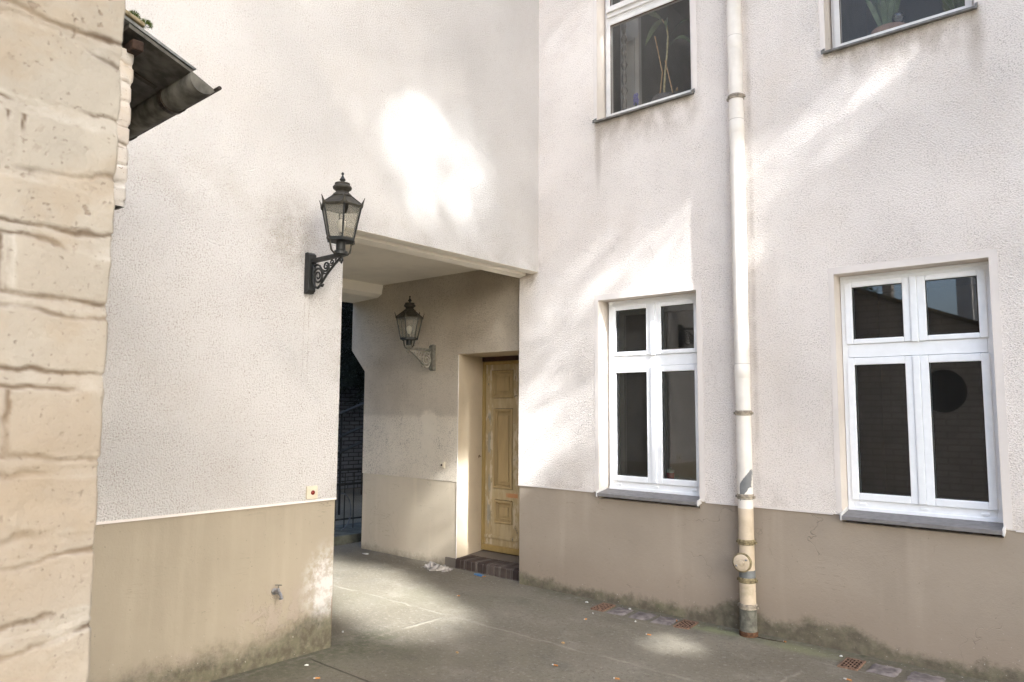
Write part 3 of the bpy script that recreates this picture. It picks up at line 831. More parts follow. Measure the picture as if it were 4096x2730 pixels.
# rooms behind the windows (shell of the house)
def room(x0, x1, y0, y1, z0, z1, mat, name='room'):
    mb = MB()
    mb.face((x0, y0, z0), (x0, y1, z0), (x0, y1, z1), (x0, y0, z1))
    mb.face((x1, y0, z0), (x1, y1, z0), (x1, y1, z1), (x1, y0, z1))
    mb.face((x0, y1, z0), (x1, y1, z0), (x1, y1, z1), (x0, y1, z1))
    mb.face((x0, y0, z0), (x1, y0, z0), (x1, y1, z0), (x0, y1, z0))
    mb.face((x0, y0, z1), (x1, y0, z1), (x1, y1, z1), (x0, y1, z1))
    return mb.build(name, mat, wing, recalc=False)
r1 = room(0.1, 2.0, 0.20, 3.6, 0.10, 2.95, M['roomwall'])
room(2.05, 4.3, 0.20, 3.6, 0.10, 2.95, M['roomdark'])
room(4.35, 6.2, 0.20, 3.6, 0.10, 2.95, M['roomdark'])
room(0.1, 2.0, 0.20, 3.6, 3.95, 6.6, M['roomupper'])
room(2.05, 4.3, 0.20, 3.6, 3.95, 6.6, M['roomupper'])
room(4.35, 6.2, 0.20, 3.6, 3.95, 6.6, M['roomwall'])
# inner casements and the panelled doors one sees through the glass
mb = MB()
rect_frame(mb, 0.72, 1.58, 1.0, 2.5, 0.05, 0.05, 0.05, 0.05, 0.26, 0.30)
mb.box(1.145, 1.19, 0.262, 0.298, 1.05, 2.45)
mb.box(0.77, 1.53, 0.263, 0.297, 2.0, 2.05)
mb.build('inner_casement', M['roomlight'], wing)
mb = MB()
mb.box(0.12, 1.0, 3.50, 3.59, 0.10, 2.3)
for z0, z1 in ((0.3, 0.75), (0.9, 1.0), (1.15, 2.1)):
    rect_frame(mb, 0.22, 0.9, z0, z1, 0.03, 0.03, 0.03, 0.03, 3.47, 3.50)
mb.build('panelled_door', M['roomwall'], wing)
mb = MB()
mb.box(0.66, 0.86, 0.42, 0.47, 3.96, 6.2)
rect_frame(mb, 0.70, 0.82, 4.28, 5.1, 0.02, 0.02, 0.02, 0.02, 0.405, 0.42)
mb.build('open_casement', M['roomlight'], wing)
for bx_ in ((0.7, 1.6, 0.20, 0.62, 4.17, 4.20), (2.68, 3.55, 0.20, 0.62, 4.17, 4.20), (0.68, 1.6, 0.175, 0.45, 0.97, 1.0)):
    mb = MB(); mb.box(*bx_); mb.build('window_board', M['roomlight'], wing)

# passage wall (part of the right wing) with the door recess
PY = 0.10
DX0, DX1 = -1.142, -0.02
PZ = 0.860
DT = 2.180
STEP = 0.10
mb = MB()
wall_sheet(mb, 'y', PY, -2.70, 0.05, PZ, 3.10, [(DX0, DX1, -1, DT)])
# far end: corbelled out at the top, chamfered below
mb.face((-2.96, PY, 3.10), (-2.70, PY, 3.10), (-2.70, PY, 2.046), (-2.96, PY, 2.306))
mb.face((-2.70, PY, PZ), (-2.70, 3.0, PZ), (-2.70, 3.0, 2.046), (-2.70, PY, 2.046))
mb.face((-2.70, PY, 2.046), (-2.70, 3.0, 2.046), (-2.96, 3.0, 2.306), (-2.96, PY, 2.306))
mb.face((-2.96, PY, 2.306), (-2.96, 3.0, 2.306), (-2.96, 3.0, HR), (-2.96, PY, HR))
mb.build('passage_wall', M['castP'], wing, recalc=False)
mb = MB()
wall_sheet(mb, 'y', PY + 0.006, -2.694, DX0, -0.05, PZ, [])
mb.face((-2.694, PY + 0.006, -0.05), (-2.694, 3.0, -0.05), (-2.694, 3.0, PZ), (-2.694, PY + 0.006, PZ))
mb.build('passage_plinth', M['dadoP'], wing, recalc=False)
mb = MB(); wall_sheet(mb, 'y', PY + 0.006, DX1, 0.05, -0.05, PZ, [])
mb.build('passage_plinth', M['dadoP'], wing, recalc=False)
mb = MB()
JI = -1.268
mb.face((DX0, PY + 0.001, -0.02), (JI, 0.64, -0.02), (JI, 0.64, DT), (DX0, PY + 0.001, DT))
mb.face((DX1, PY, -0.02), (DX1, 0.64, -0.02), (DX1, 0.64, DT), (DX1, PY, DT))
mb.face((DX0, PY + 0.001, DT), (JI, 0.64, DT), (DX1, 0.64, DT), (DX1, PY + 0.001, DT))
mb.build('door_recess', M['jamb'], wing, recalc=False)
# worn white corner bead of the recess
mb = MB(); mb.tube([(DX0 + 0.001, PY, 0.02), (DX0 + 0.001, PY, 2.17)], 0.004, 6); mb.build('corner_bead', M['band'], wing)
mb = MB(); mb.box(-1.30, 0.0, 0.66, 0.75, 0, 2.3); mb.build('door_backing', M['roomdark'], wing)
# the door itself
DY = 0.63
mb = MB()
mb.box(JI - 0.02, -0.1, DY + 0.034, DY + 0.05, STEP + 0.02, 2.16)
door = mb.build('door', M['door'], wing)
mb = MB()
mb.box(JI - 0.005, JI + 0.034, DY - 0.035, DY + 0.02, STEP, 2.13)
mb.box(JI + 0.034, -0.1, DY - 0.035, DY + 0.02, 2.096, 2.13)
mb.box(JI + 0.034, -0.1, DY - 0.03, DY + 0.02, STEP, STEP + 0.062)
mb.build('door_frame', M['doorframe'], door, bevel=0.004)
mb = MB(); mb.box(JI - 0.005, -0.1, DY - 0.045, DY + 0.02, 2.131, DT + 0.01); mb.build('lintel_board', M['darkwood'], door)
# stiles and rails stand proud, panels lie back
mb = MB()
panels = [(-1.150, -0.838, 1.728, 2.034), (-1.122, -0.842, 0.76, 1.618), (-1.100, -0.842, 0.395, 0.645)]
panels2 = [(-0.70, -0.38, 1.728, 2.034), (-0.70, -0.38, 0.76, 1.618), (-0.70, -0.38, 0.395, 0.645)]
wall_sheet(mb, 'y', DY, JI + 0.03, -0.1, STEP + 0.062, 2.098, panels + panels2)
for x0, x1, z0, z1 in panels + panels2:
    d = 0.033
    mb.face((x0, DY, z0), (x1, DY, z0), (x1, DY + d, z0), (x0, DY + d, z0)); mb.face((x0, DY, z1), (x1, DY, z1), (x1, DY + d, z1), (x0, DY + d, z1))
    mb.face((x0, DY, z0), (x0, DY, z1), (x0, DY + d, z1), (x0, DY + d, z0)); mb.face((x1, DY, z0), (x1, DY, z1), (x1, DY + d, z1), (x1, DY + d, z0))
mb.build('stile', M['door'], door, recalc=False)
for x0, x1, z0, z1 in panels + panels2:
    mb = MB()
    rect_frame(mb, x0 + 0.005, x1 - 0.005, z0 + 0.005, z1 - 0.005, 0.024, 0.024, 0.024, 0.024, DY - 0.012, DY + 0.033)
    rect_frame(mb, x0 + 0.029, x1 - 0.029, z0 + 0.029, z1 - 0.029, 0.012, 0.012, 0.012, 0.012, DY + 0.006, DY + 0.033)
    mb.box(x0 + 0.041, x1 - 0.041, DY + 0.024, DY + 0.034, z0 + 0.041, z1 - 0.041)
    mb.box(x0 + 0.075, x1 - 0.075, DY + 0.012, DY + 0.024, z0 + 0.075, z1 - 0.075)
    mb.build('panel', M['doorpanel'], door, bevel=0.004)
mb = MB(); mb.box(JI + 0.036, -0.1, DY - 0.014, DY, 0.232, 0.262); mb.build('kick_rail', M['door'], door, bevel=0.004)
mb = MB(); mb.tube([(-1.21, 0.53, 1.10), (-1.235, 0.52, 1.09), (-1.20, 0.50, 1.115), (-1.17, 0.45, 1.11)], 0.004, 5); mb.build('door_hook', M['rust'], wing)
# brick step: soldiers along the front, worn top
mb = MB()
xb = DX0 + 0.012
while xb < -0.05:
    wdt = 0.066 + rng.uniform(-0.004, 0.004)
    mb.prism([(PY - 0.022 + rng.uniform(-0.004, 0.004), -0.02), (PY - 0.02, STEP - 0.008 - rng.random() * 0.008), (PY - 0.006, STEP - rng.random() * 0.006), (PY + 0.22, STEP - 0.001), (PY + 0.22, -0.02)], 0, xb, xb + wdt)
    xb += wdt + 0.011
stp = mb.build('door_step', M['stepbrick'], wing, bevel=0.006)
mb = MB(); mb.box(JI - 0.02, -0.03, PY - 0.012, 0.66, -0.03, STEP - 0.010)
mb.build('step_mortar', plaster_mat('step_mortar', (0.17, 0.145, 0.12), 0.5), stp)

# ------------------------------------------------------------------ left wing over the passage
OY = -2.222
DZL = 0.988
lw = thing('gatehouse_wing', 'tall cream roughcast wing bridging an open passage, with a tan painted plinth', 'building', (-1.4, -5.0, 0))
LT = 2.897
mb = MB()
wall_sheet(mb, 'x', 0.0, -9.5, 0.0, DZL, HR, [(OY, 1.0, -1, LT)])
mb.face((0, OY, DZL), (-2.96, OY, DZL), (-2.96, OY, 3.1), (0, OY, 3.1))
mb.face((0, -9.5, DZL), (0, OY, DZL), (-0.012, OY, DZL), (-0.012, -9.5, DZL))
mb.build('wall', M['castL'], lw, recalc=False)
mb = MB()
wall_sheet(mb, 'x', -0.009, -9.5, OY - 0.004, -0.05, DZL, [])
mb.face((-0.009, OY - 0.004, -0.05), (-2.96, OY - 0.004, -0.05), (-2.96, OY - 0.004, DZL), (-0.009, OY - 0.004, DZL))
mb.build('plinth', M['dadoL'], lw, recalc=False)
mb = MB(); mb.box(-0.011, 0.003, -9.4, OY - 0.001, DZL - 0.007, DZL + 0.007); mb.build('plinth_edge', M['band'], lw)
mb = MB()
wall_sheet(mb, 'x', -2.96, -9.5, 3.0, -0.05, HR, [(OY, 3.1, -1, 2.885)])
mb.face((0, -9.5, 0), (-2.96, -9.5, 0), (-2.96, -9.5, HR), (0, -9.5, HR))
mb.build('rear_wall', M['castL'], lw, recalc=False)
# stepped soffit moulding behind the front edge, ceiling, rear beam
mb = MB()
mb.prism([(0.0, LT), (-0.012, LT - 0.004), (-0.085, LT - 0.010), (-0.090, LT + 0.022), (-0.150, LT + 0.016), (-0.156, LT - 0.014), (-0.235, LT - 0.03), (-0.245, LT + 0.012), (-0.32, LT + 0.034), (-0.34, LT + 0.10), (-0.34, LT + 0.2), (-0.002, LT + 0.2)], 1, OY - 0.01, 0.0995)
mb.build('soffit_moulding', M['soffit'], lw)
mb = MB()
mb.face((-0.3, OY - 0.02, 3.035), (-0.3, 0.12, 3.035), (-2.45, 0.12, 3.045), (-2.45, OY - 0.02, 3.045))
mb.build('ceiling', M['soffit'], lw, recalc=False)
mb = MB()
mb.prism([(-2.385, 3.10), (-2.42, 2.94), (-2.49, 2.905), (-2.965, 2.885), (-2.965, 3.10)], 1, OY - 0.01, 0.0995)
mb.build('beam', M['soffit'], lw)
mb = MB(); mb.box(-3.0, 0.02, -9.6, 0.6, HR + 0.02, HR + 0.3); mb.build('roof', M['tile'], lw)

# ------------------------------------------------------------------ drainpipe
pc = (2.012, -0.09)
dp = thing('drainpipe', 'cream painted drainpipe with an inspection cap running down the wall between the windows', 'drainpipe', (2.012, -0.09, 0))
mb = MB(); mb.tube([(*pc, 0.42), (*pc, 0.65), (*pc, 10.2)], 0.0545, 24); mb.build('pipe', M['pipe'], dp, smooth='auto')
mb = MB(); mb.lathe([(0.057, 0.195), (0.057, 0.395), (0.0555, 0.43)], pc, 24); mb.build('lower_pipe', M['pipe'], dp, smooth='auto')
mb = MB(); mb.lathe([(0.0575, 0.402), (0.0575, 0.462)], pc, 24); mb.build('repair_sleeve', M['pipegrey'], dp, smooth='auto')
mb = MB(); mb.lathe([(0.061, 0.02), (0.061, 0.20)], pc, 24); mb.build('standpipe', M['pipecast'], dp, smooth='auto')
mb = MB(); mb.lathe([(0.063, -0.01), (0.066, 0.012), (0.066, 0.03), (0.062, 0.036)], pc, 24); mb.build('base_ring', M['rust'], dp, smooth='auto')
for z, mt, rr in ((4.004, 'clamp', 0.0605), (1.591, 'clamp', 0.0605), (0.985, 'clamp', 0.0605), (0.661, 'clampgrime', 0.0625), (0.392, 'clampgrime', 0.0625), (0.209, 'clamp', 0.0655)):
    mb = MB()
    mb.lathe([(rr - 0.004, z - 0.020), (rr, z - 0.017), (rr - 0.002, z - 0.003), (rr + 0.002, z + 0.0), (rr, z + 0.014), (rr - 0.005, z + 0.018)], pc, 24)
    for sx in (-1, 1):
        mb.box(pc[0] + sx * (rr + 0.004) - 0.007, pc[0] + sx * (rr + 0.004) + 0.007, pc[1] - 0.012, pc[1] + 0.012, z - 0.012, z + 0.006)
    mb.box(pc[0] - 0.008, pc[0] + 0.008, pc[1] + 0.05, 0.004, z - 0.008, z + 0.004)
    mb.build('pipe_clamp', M[mt], dp, smooth='auto')
for z in (1.945, 3.815, 4.485, 5.4):
    mb = MB(); mb.lathe([(0.0545, z - 0.10), (0.0562, z - 0.095), (0.0562, z), (0.0545, z + 0.004)], pc, 24); mb.build('sleeve', M['pipe'], dp, smooth='auto')
# inspection cap, turned a little to the left of the courtyard
ca = Vector((0.08, -0.995, 0)).normalized()
def disc_along(mb, c, d, prof, n=28):
    d = d.normalized(); u_ = d.cross(Vector((0, 0, 1))).normalized(); v_ = u_.cross(d)
    rings = []
    for r, t in prof:
        i = len(mb.v)
        mb.v += [tuple(Vector(c) + d * t + (u_ * math.cos(2 * math.pi * q / n) + v_ * math.sin(2 * math.pi * q / n)) * r) for q in range(n)]
        rings.append(i)
    for a, b in zip(rings, rings[1:]):
        for q in range(n): mb.f.append((a + q, a + (q + 1) % n, b + (q + 1) % n, b + q)); mb.mi.append(0)
    mb.f.append(tuple(rings[0] + q for q in range(n))); mb.mi.append(0)
    mb.f.append(tuple(rings[-1] + q for q in range(n))); mb.mi.append(0)
cc = (pc[0] - 0.010, pc[1], 0.522)
mb = MB(); disc_along(mb, cc, ca, [(0.056, 0.02), (0.056, 0.062), (0.068, 0.066), (0.068, 0.084), (0.060, 0.088)]); mb.build('inspection_neck', M['clampgrime'], dp, smooth='auto')
mb = MB(); disc_along(mb, cc, ca, [(0.058, 0.086), (0.058, 0.093), (0.054, 0.096), (0.020, 0.0945), (0.017, 0.102), (0.008, 0.103)]); cap = mb.build('inspection_cap', M['pipe'], dp, smooth='auto')
for dx, dz in ((-0.036, -0.022), (0.036, 0.024)):
    mb = MB(); disc_along(mb, (cc[0] + dx, cc[1], cc[2] + dz), ca, [(0.007, 0.094), (0.007, 0.104), (0.004, 0.106)], 8); mb.build('screw', M['galv'], cap)

# ------------------------------------------------------------------ wall lanterns
def spiral(c, r0, r1, a0, turns, n=28):
    return [(c[0] + (r0 + (r1 - r0) * t / n) * math.cos(a0 + turns * 2 * math.pi * t / n), 0.0, c[1] + (r0 + (r1 - r0) * t / n) * math.sin(a0 + turns * 2 * math.pi * t / n)) for t in range(n + 1)]

def wall_lantern(label, pane_missing):
    t = thing('wall_lantern', label, 'lamp', (0, 0, 0), 'old street lanterns on brackets')
    I, IB = M['iron'], M['iron_brown']
    AX = 0.36
    mb = MB(); mb.prism([(0, -0.018), (0, 0.262), (0.030, 0.262), (0.052, 0.245), (0.052, 0.0), (0.030, -0.018)], 1, -0.029, 0.029)
    mb.build('wall_plate', I, t, bevel=0.003)
    mb = MB(); mb.box(0.05, 0.385, -0.014, 0.014, 0.190, 0.216)
    mb.tube([(0.375, 0, 0.192), (0.30, 0, 0.150), (0.22, 0, 0.095), (0.165, 0, 0.045), (0.145, 0, 0.030)], 0.0085, 6)
    mb.tube([(0.375, 0, 0.190), (0.385, 0, 0.165), (0.370, 0, 0.150), (0.358, 0, 0.162), (0.368, 0, 0.172)], 0.006, 6)
    mb.lathe([(0.040, 0.200), (0.046, 0.206), (0.046, 0.224), (0.034, 0.232)], (AX, 0), 16)
    mb.build('bracket_arm', I, t, bevel=0.0)
    mb = MB()
    mb.tube([(0.056, 0, 0.185), (0.070, 0, 0.15), (0.062, 0, 0.10), (0.066, 0, 0.055), (0.085, 0, 0.022), (0.120, 0, 0.012), (0.150, 0, 0.030)], [0.008, 0.010, 0.012, 0.011, 0.010, 0.009, 0.008], 7)
    mb.tube(spiral((0.118, 0.090), 0.058, 0.010, math.pi * 0.9, -1.9, 44), [0.0085 - 0.003 * i / 44 for i in range(45)], 7)
    mb.tube([(0.075, 0, 0.165), (0.105, 0, 0.172), (0.135, 0, 0.160), (0.160, 0, 0.130), (0.172, 0, 0.095)], 0.0075, 6)
    mb.tube(spiral((0.205, 0.148), 0.034, 0.007, math.pi * 1.3, 1.6, 30), [0.007 - 0.002 * i / 30 for i in range(31)], 6)
    mb.tube([(0.172, 0, 0.13), (0.185, 0, 0.100), (0.215, 0, 0.100), (0.242, 0, 0.125), (0.236, 0, 0.165)], 0.006, 6)
    mb.tube(spiral((0.268, 0.166), 0.022, 0.006, math.pi * 1.3, 1.4, 24), 0.005, 6)
    mb.tube(spiral((0.312, 0.176), 0.012, 0.005, math.pi * 1.3, 1.2, 14), 0.004, 6)
    mb.tube([(0.150, 0, 0.028), (0.170, 0, 0.020), (0.185, 0, 0.030)], [0.012, 0.009, 0.006], 6)
    for zz in (0.088, 0.096, 0.104): mb.box(0.052, 0.078, -0.011, 0.011, zz - 0.003, zz + 0.003)
    mb.build('scrollwork', I, t, smooth=True)
    # yoke and socket cup
    for sy in (-1, 1):
        mb = MB()
        mb.tube([(AX, 0.030 * sy, 0.216), (AX, 0.055 * sy, 0.212), (AX, 0.072 * sy, 0.228), (AX, 0.080 * sy, 0.26), (AX, 0.084 * sy, 0.30), (AX, 0.090 * sy, 0.318), (AX, 0.103 * sy, 0.312), (AX, 0.106 * sy, 0.294), (AX, 0.096 * sy, 0.288), (AX, 0.091 * sy, 0.298)], 0.0065, 7)
        mb.build('yoke_arm', IB, t, smooth=True)
    mb = MB(); mb.lathe([(0.028, 0.222), (0.030, 0.228), (0.030, 0.305), (0.024, 0.312)], (AX, 0), 20); mb.build('socket_cup', I, t, smooth='auto')
    # hexagonal cage: bottom ring, top ring, six bars
    rot = R(30)
    ZB, ZT, RB, RT = 0.300, 0.518, 0.088, 0.136
    def ring(r, z): return [Vector((AX + r * math.cos(rot + k * math.pi / 3), r * math.sin(rot + k * math.pi / 3), z)) for k in range(6)]
    lo, hi = ring(RB, ZB), ring(RT, ZT)
    mb = MB()
    mb.lathe([(RB - 0.02, ZB - 0.012), (RB + 0.006, ZB - 0.010), (RB + 0.007, ZB + 0.010), (RB - 0.004, ZB + 0.010), (RB - 0.02, ZB - 0.004)], (AX, 0), 6, rot)
    for a, b in zip(lo, hi): mb.tube([a, b], 0.0062, 6)
    cage = mb.build('lantern_cage', I, t)
    mb = MB(); mb.lathe([(0.004, ZB - 0.003), (RB - 0.006, ZB - 0.002), (RB - 0.006, ZB + 0.002), (0.004, ZB + 0.003)], (AX, 0), 6, rot); mb.build('floor_plate', IB, t)
    for k in range(6):
        a, b, c, d = lo[k], lo[(k + 1) % 6], hi[(k + 1) % 6], hi[k]
        ctr = Vector((AX, 0, (ZB + ZT) / 2))
        p = [q + (ctr - q) * 0.02 for q in (a, b, c, d)]
        mb = MB()
        if k == pane_missing:      # a corner is broken out of this pane
            e = p[3].lerp(p[2], 0.30); f = p[3].lerp(p[0], 0.42); gpt = p[3].lerp(p[2], 0.2).lerp(p[0].lerp(p[1], 0.2), 0.25)
            mb.face(p[0], p[1], p[2], e, gpt, f)
        else: mb.face(*p)
        mb.build('pane', M['lampglass'], cage, recalc=False)
    mb = MB()
    mb.lathe([(0.011, 0.30), (0.016, 0.305), (0.016, 0.345), (0.013, 0.352)], (AX, 0), 12)
    mb.build('lamp_holder', IB, t, smooth='auto')
    mb = MB(); mb.lathe([(0.013, 0.352), (0.016, 0.36), (0.026, 0.385), (0.030, 0.405), (0.026, 0.425), (0.012, 0.436), (0.002, 0.438)], (AX, 0), 18); mb.build('bulb', M['bulb'], t, smooth=True)
    mb = MB()
    mb.lathe([(RT - 0.02, ZT - 0.004), (RT + 0.010, ZT - 0.006), (RT + 0.014, ZT + 0.004), (RT + 0.004, ZT + 0.010), (0.066, 0.585), (0.062, 0.592)], (AX, 0), 6, rot)
    for k in range(6):
        ca_, sa_ = math.cos(rot + k * math.pi / 3), math.sin(rot + k * math.pi / 3)
        mb.tube([(AX + RT * 1.06 * ca_, RT * 1.06 * sa_, ZT + 0.008), (AX + 0.066 * ca_, 0.066 * sa_, 0.588)], 0.004, 5)
    roof = mb.build('lantern_roof', IB, t)
    for k in range(6):
        ca_, sa_ = math.cos(rot + k * math.pi / 3), math.sin(rot + k * math.pi / 3)
        tx, ty = -sa_, ca_
        r0 = RT + 0.010
        mb = MB()
        base = Vector((AX + r0 * ca_, r0 * sa_, ZT + 0.002)); tan = Vector((tx, ty, 0)); rad = Vector((ca_, sa_, 0))
        out = [(-0.026, 0.002), (-0.012, 0.012), (-0.007, 0.026), (0.0, 0.052), (0.007, 0.026), (0.012, 0.012), (0.026, 0.002), (0.0, -0.012)]
        fr = [base + tan * q + Vector((0, 0, z)) + rad * (max(z, 0) * 0.28 - abs(q) * 0.5) for q, z in out]
        bk = [p - rad * 0.005 for p in fr]
        i = len(mb.v); n = len(out); mb.v += [tuple(p) for p in fr + bk]
        mb.f += [tuple(range(i, i + n)), tuple(range(i + 2 * n - 1, i + n - 1, -1))] + [(i + q, i + n + q, i + n + (q + 1) % n, i + (q + 1) % n) for q in range(n)]
        mb.mi += [0] * (n + 2)
        mb.build('crest', IB, roof)
    mb = MB()
    mb.lathe([(0.066, 0.583), (0.068, 0.590), (0.060, 0.602), (0.046, 0.614), (0.040, 0.622), (0.044, 0.628), (0.060, 0.640), (0.062, 0.650), (0.056, 0.660), (0.048, 0.664), (0.050, 0.672), (0.050, 0.677), (0.020, 0.681), (0.012, 0.684)], (AX, 0), 24)
    mb.build('chimney_cap', IB, t, smooth='auto')
    mb = MB(); mb.lathe([(0.012, 0.682), (0.010, 0.690), (0.019, 0.698), (0.020, 0.704), (0.012, 0.716), (0.006, 0.728), (0.005, 0.734), (0.0085, 0.738), (0.0095, 0.744), (0.006, 0.751), (0.001, 0.753)], (AX, 0), 14)
    mb.build('finial', I, t, smooth='auto')
    return t
lan = wall_lantern('black iron wall lantern with a broken pane, on the bright wall beside the passage opening', 5)
lan2 = copy_tree(lan)
lan.location = (0.0, -2.505, 2.392)
lan2.location = (-1.515, PY, 2.035)
lan2.rotation_euler = (0, 0, R(-90))
lan2['label'] = 'shaded rusty wall lantern inside the passage, above and left of the yellow door'
for ch in lan2.children:
    if ch.name.startswith('lantern_cage'):
        for q in list(ch.children):      # this one keeps all of its glass
            if len(q.data.polygons[0].vertices) == 6:
                old = q.data; v = [p.co.copy() for p in old.vertices]
    if ch.name.startswith('scrollwork'): ch.data = ch.data.copy(); ch.data.materials[0] = simple('dusty_scrollwork', (0.34, 0.31, 0.26), 0.7, 0.1, 0.3, 0.3, 30)
    if ch.name.startswith(('bracket_arm', 'wall_plate')): ch.data = ch.data.copy(); ch.data.materials[0] = simple('dusty_iron', (0.17, 0.16, 0.135), 0.7, 0.1, 0.3, 0.3, 30)

# ------------------------------------------------------------------ push buttons
def push_button(label, o, nrm, lens, s=1.0):
    """o: centre on wall, nrm: 'x' or '-y'"""
    t = thing('push_button', label, 'light switch', o, 'bell and light buttons')
    def B(mb, a0, a1, d0, d1, z0, z1):
        if nrm == 'x': mb.box(o[0] + d0, o[0] + d1, o[1] + a0, o[1] + a1, o[2] + z0, o[2] + z1)
        else: mb.box(o[0] + a0, o[0] + a1, o[1] - d1, o[1] - d0, o[2] + z0, o[2] + z1)
    h = 0.043 * s
    mb = MB(); B(mb, -h, h, -0.004, 0.014, -h, h); mb.build('base_plate', M['ivory'], t, bevel=0.005)
    mb = MB(); B(mb, -h * 0.68, h * 0.68, 0.014, 0.018, -h * 0.68, h * 0.68); mb.build('rocker', M['ivory'], t, bevel=0.002)
    mb = MB(); disc_along(mb, o, Vector((1, 0, 0)) if nrm == 'x' else Vector((0, -1, 0)), [(0.015 * s, 0.017), (0.015 * s, 0.022), (0.010 * s, 0.026), (0.003, 0.027)], 18)
    mb.build('button', M[lens], t, smooth='auto')
push_button('ivory wall button with a dark red lens at the edge of the passage opening', (0.0, -2.425, 1.045), 'x', 'red')
# its twin by the door
q = (-1.355, PY, 1.023)
push_button('small ivory wall button with a black knob, left of the yellow door', q, '-y', 'blackp', 0.82)

# ------------------------------------------------------------------ outdoor tap
tp = thing('outdoor_tap', 'grey metal garden tap with a T handle low on the tan plinth', 'tap', (0, -2.671, 0.444))
ty, tz = -2.671, 0.444
mb = MB(); disc_along(mb, (-0.009, ty, tz), Vector((1, 0, 0)), [(0.020, 0.0), (0.020, 0.006), (0.011, 0.009), (0.011, 0.026)], 18); mb.build('wall_flange', M['galv'], tp, smooth='auto')
mb = MB()
mb.tube([(0.014, ty, tz), (0.034, ty, tz), (0.052, ty, tz - 0.002), (0.067, ty, tz - 0.012), (0.074, ty, tz - 0.027)], [0.010, 0.0125, 0.012, 0.010, 0.009], 14)
mb.lathe([(0.011, tz), (0.012, tz + 0.016), (0.008, tz + 0.020), (0.007, tz + 0.026), (0.004, tz + 0.027)], (0.038, ty), 14)
mb.build('body', M['galv'], tp, smooth='auto')
mb = MB(); mb.lathe([(0.009, tz - 0.035), (0.013, tz - 0.035), (0.013, tz - 0.027), (0.009, tz - 0.025)], (0.0745, ty), 16); mb.build('spout_ring', M['galv'], tp, smooth='auto')
mb = MB(); mb.tube([(0.038, ty, tz + 0.024), (0.038, ty, tz + 0.046)], 0.0032, 8); mb.tube([(0.021, ty - 0.013, tz + 0.046), (0.055, ty + 0.013, tz + 0.046)], 0.0033, 8); mb.build('handle', M['chrome'], tp, smooth='auto')

# ------------------------------------------------------------------ grates and pavers along the right wall
def quad_pts(c, sx, sy, ang):
    ca_, sa_ = math.cos(ang), math.sin(ang)
    return lambda a, b: (c[0] + a * sx * ca_ - b * sy * sa_, c[1] + a * sx * sa_ + b * sy * ca_)
def grate(c, ang, label):
    t = thing('drain_grate', label, 'grate', (c[0], c[1], 0), 'rusty air grates in the paving')
    P = quad_pts(c, 0.118, 0.205, ang)
    mb = MB()
    zt, zb = 0.011, -0.004
    def bar(a0, a1, b0, b1):
        q = [P(a0, b0), P(a1, b0), P(a1, b1), P(a0, b1)]
        i = len(mb.v); mb.v += [(x, y, zb) for x, y in q] + [(x, y, zt) for x, y in q]
        for f in ((4, 5, 6, 7), (0, 1, 5, 4), (1, 2, 6, 5), (2, 3, 7, 6), (3, 0, 4, 7)): mb.f.append(tuple(i + k for k in f)); mb.mi.append(0)
    bar(-0.5, -0.40, -0.5, 0.5); bar(0.40, 0.5, -0.5, 0.5); bar(-0.40, 0.40, -0.5, -0.44); bar(-0.40, 0.40, 0.44, 0.5)
    for k in range(1, 5): bar(-0.40 + 0.16 * k - 0.022, -0.40 + 0.16 * k + 0.022, -0.44, 0.44)
    for k in range(5):
        for q in range(4):
            b = -0.44 + 0.88 * (q + (0.35 if k % 2 else 0.85)) / 4
            if b < 0.42: bar(-0.40 + 0.16 * k + 0.022, -0.40 + 0.16 * (k + 1) - 0.022, b - 0.022, b + 0.022)
    mb.build('lattice', M['grate'], t)
    mb = MB(); mb.face(*[(x, y, 0.0075) for x, y in (P(-0.45, -0.45), P(0.45, -0.45), P(0.45, 0.45), P(-0.45, 0.45))]); mb.build('shaft_shade', M['hole'], t, recalc=False)  # flat dark sheet stands in for the shade below the lattice
grate((0.818, -0.165), 0.07, 'rusty cast grate nearest the passage, left end of the row of pavers')
grate((1.556, -0.160), 0.10, 'rusty cast grate beside the green stained floor, left of the drainpipe foot')
grate((2.752, -0.242), 0.02, 'rusty cast grate under the right hand ground floor window')
def paver(c, sx, sy, ang, seed, label):
    r = random.Random(seed); P = quad_pts(c, sx, sy, ang)
    mb = MB(); n = 8
    for i in range(n + 1):
        for j in range(n + 1):
            a, b = i / n - 0.5, j / n - 0.5
            e = min(0.5 - abs(a), 0.5 - abs(b))
            x, y = P(a + r.uniform(-.02, .02), b + r.uniform(-.02, .02))
            mb.v.append((x, y, -0.004 if e <= 0 else 0.009 + r.uniform(-0.003, 0.003)))
    for i in range(n):
        for j in range(n): mb.f.append((i * (n + 1) + j, (i + 1) * (n + 1) + j, (i + 1) * (n + 1) + j + 1, i * (n + 1) + j + 1)); mb.mi.append(0)
    o = mb.build('paving_stone', M['cobble'], smooth=True)
    tag(o, label, 'paving stone', 'rough pavers between the grates')
    return o
paver((0.985, -0.165), 0.15, 0.20, 0.07, 1, 'grey paving stone just right of the first rusty grate')
paver((1.185, -0.165), 0.17, 0.20, 0.08, 2, 'grey paving stone in the middle of the three between two grates')
paver((1.382, -0.165), 0.17, 0.20, 0.09, 3, 'grey paving stone just left of the grate by the green stain')
paver((2.935, -0.215), 0.18, 0.20, 0.02, 4, 'mauve grey paving stone just right of the right hand grate')
paver((3.165, -0.215), 0.20, 0.21, 0.02, 5, 'grey paving stone second to the right of the right hand grate')
paver((3.40, -0.215), 0.18, 0.21, 0.02, 6, 'grey paving stone at the right end of the row, near the frame edge')

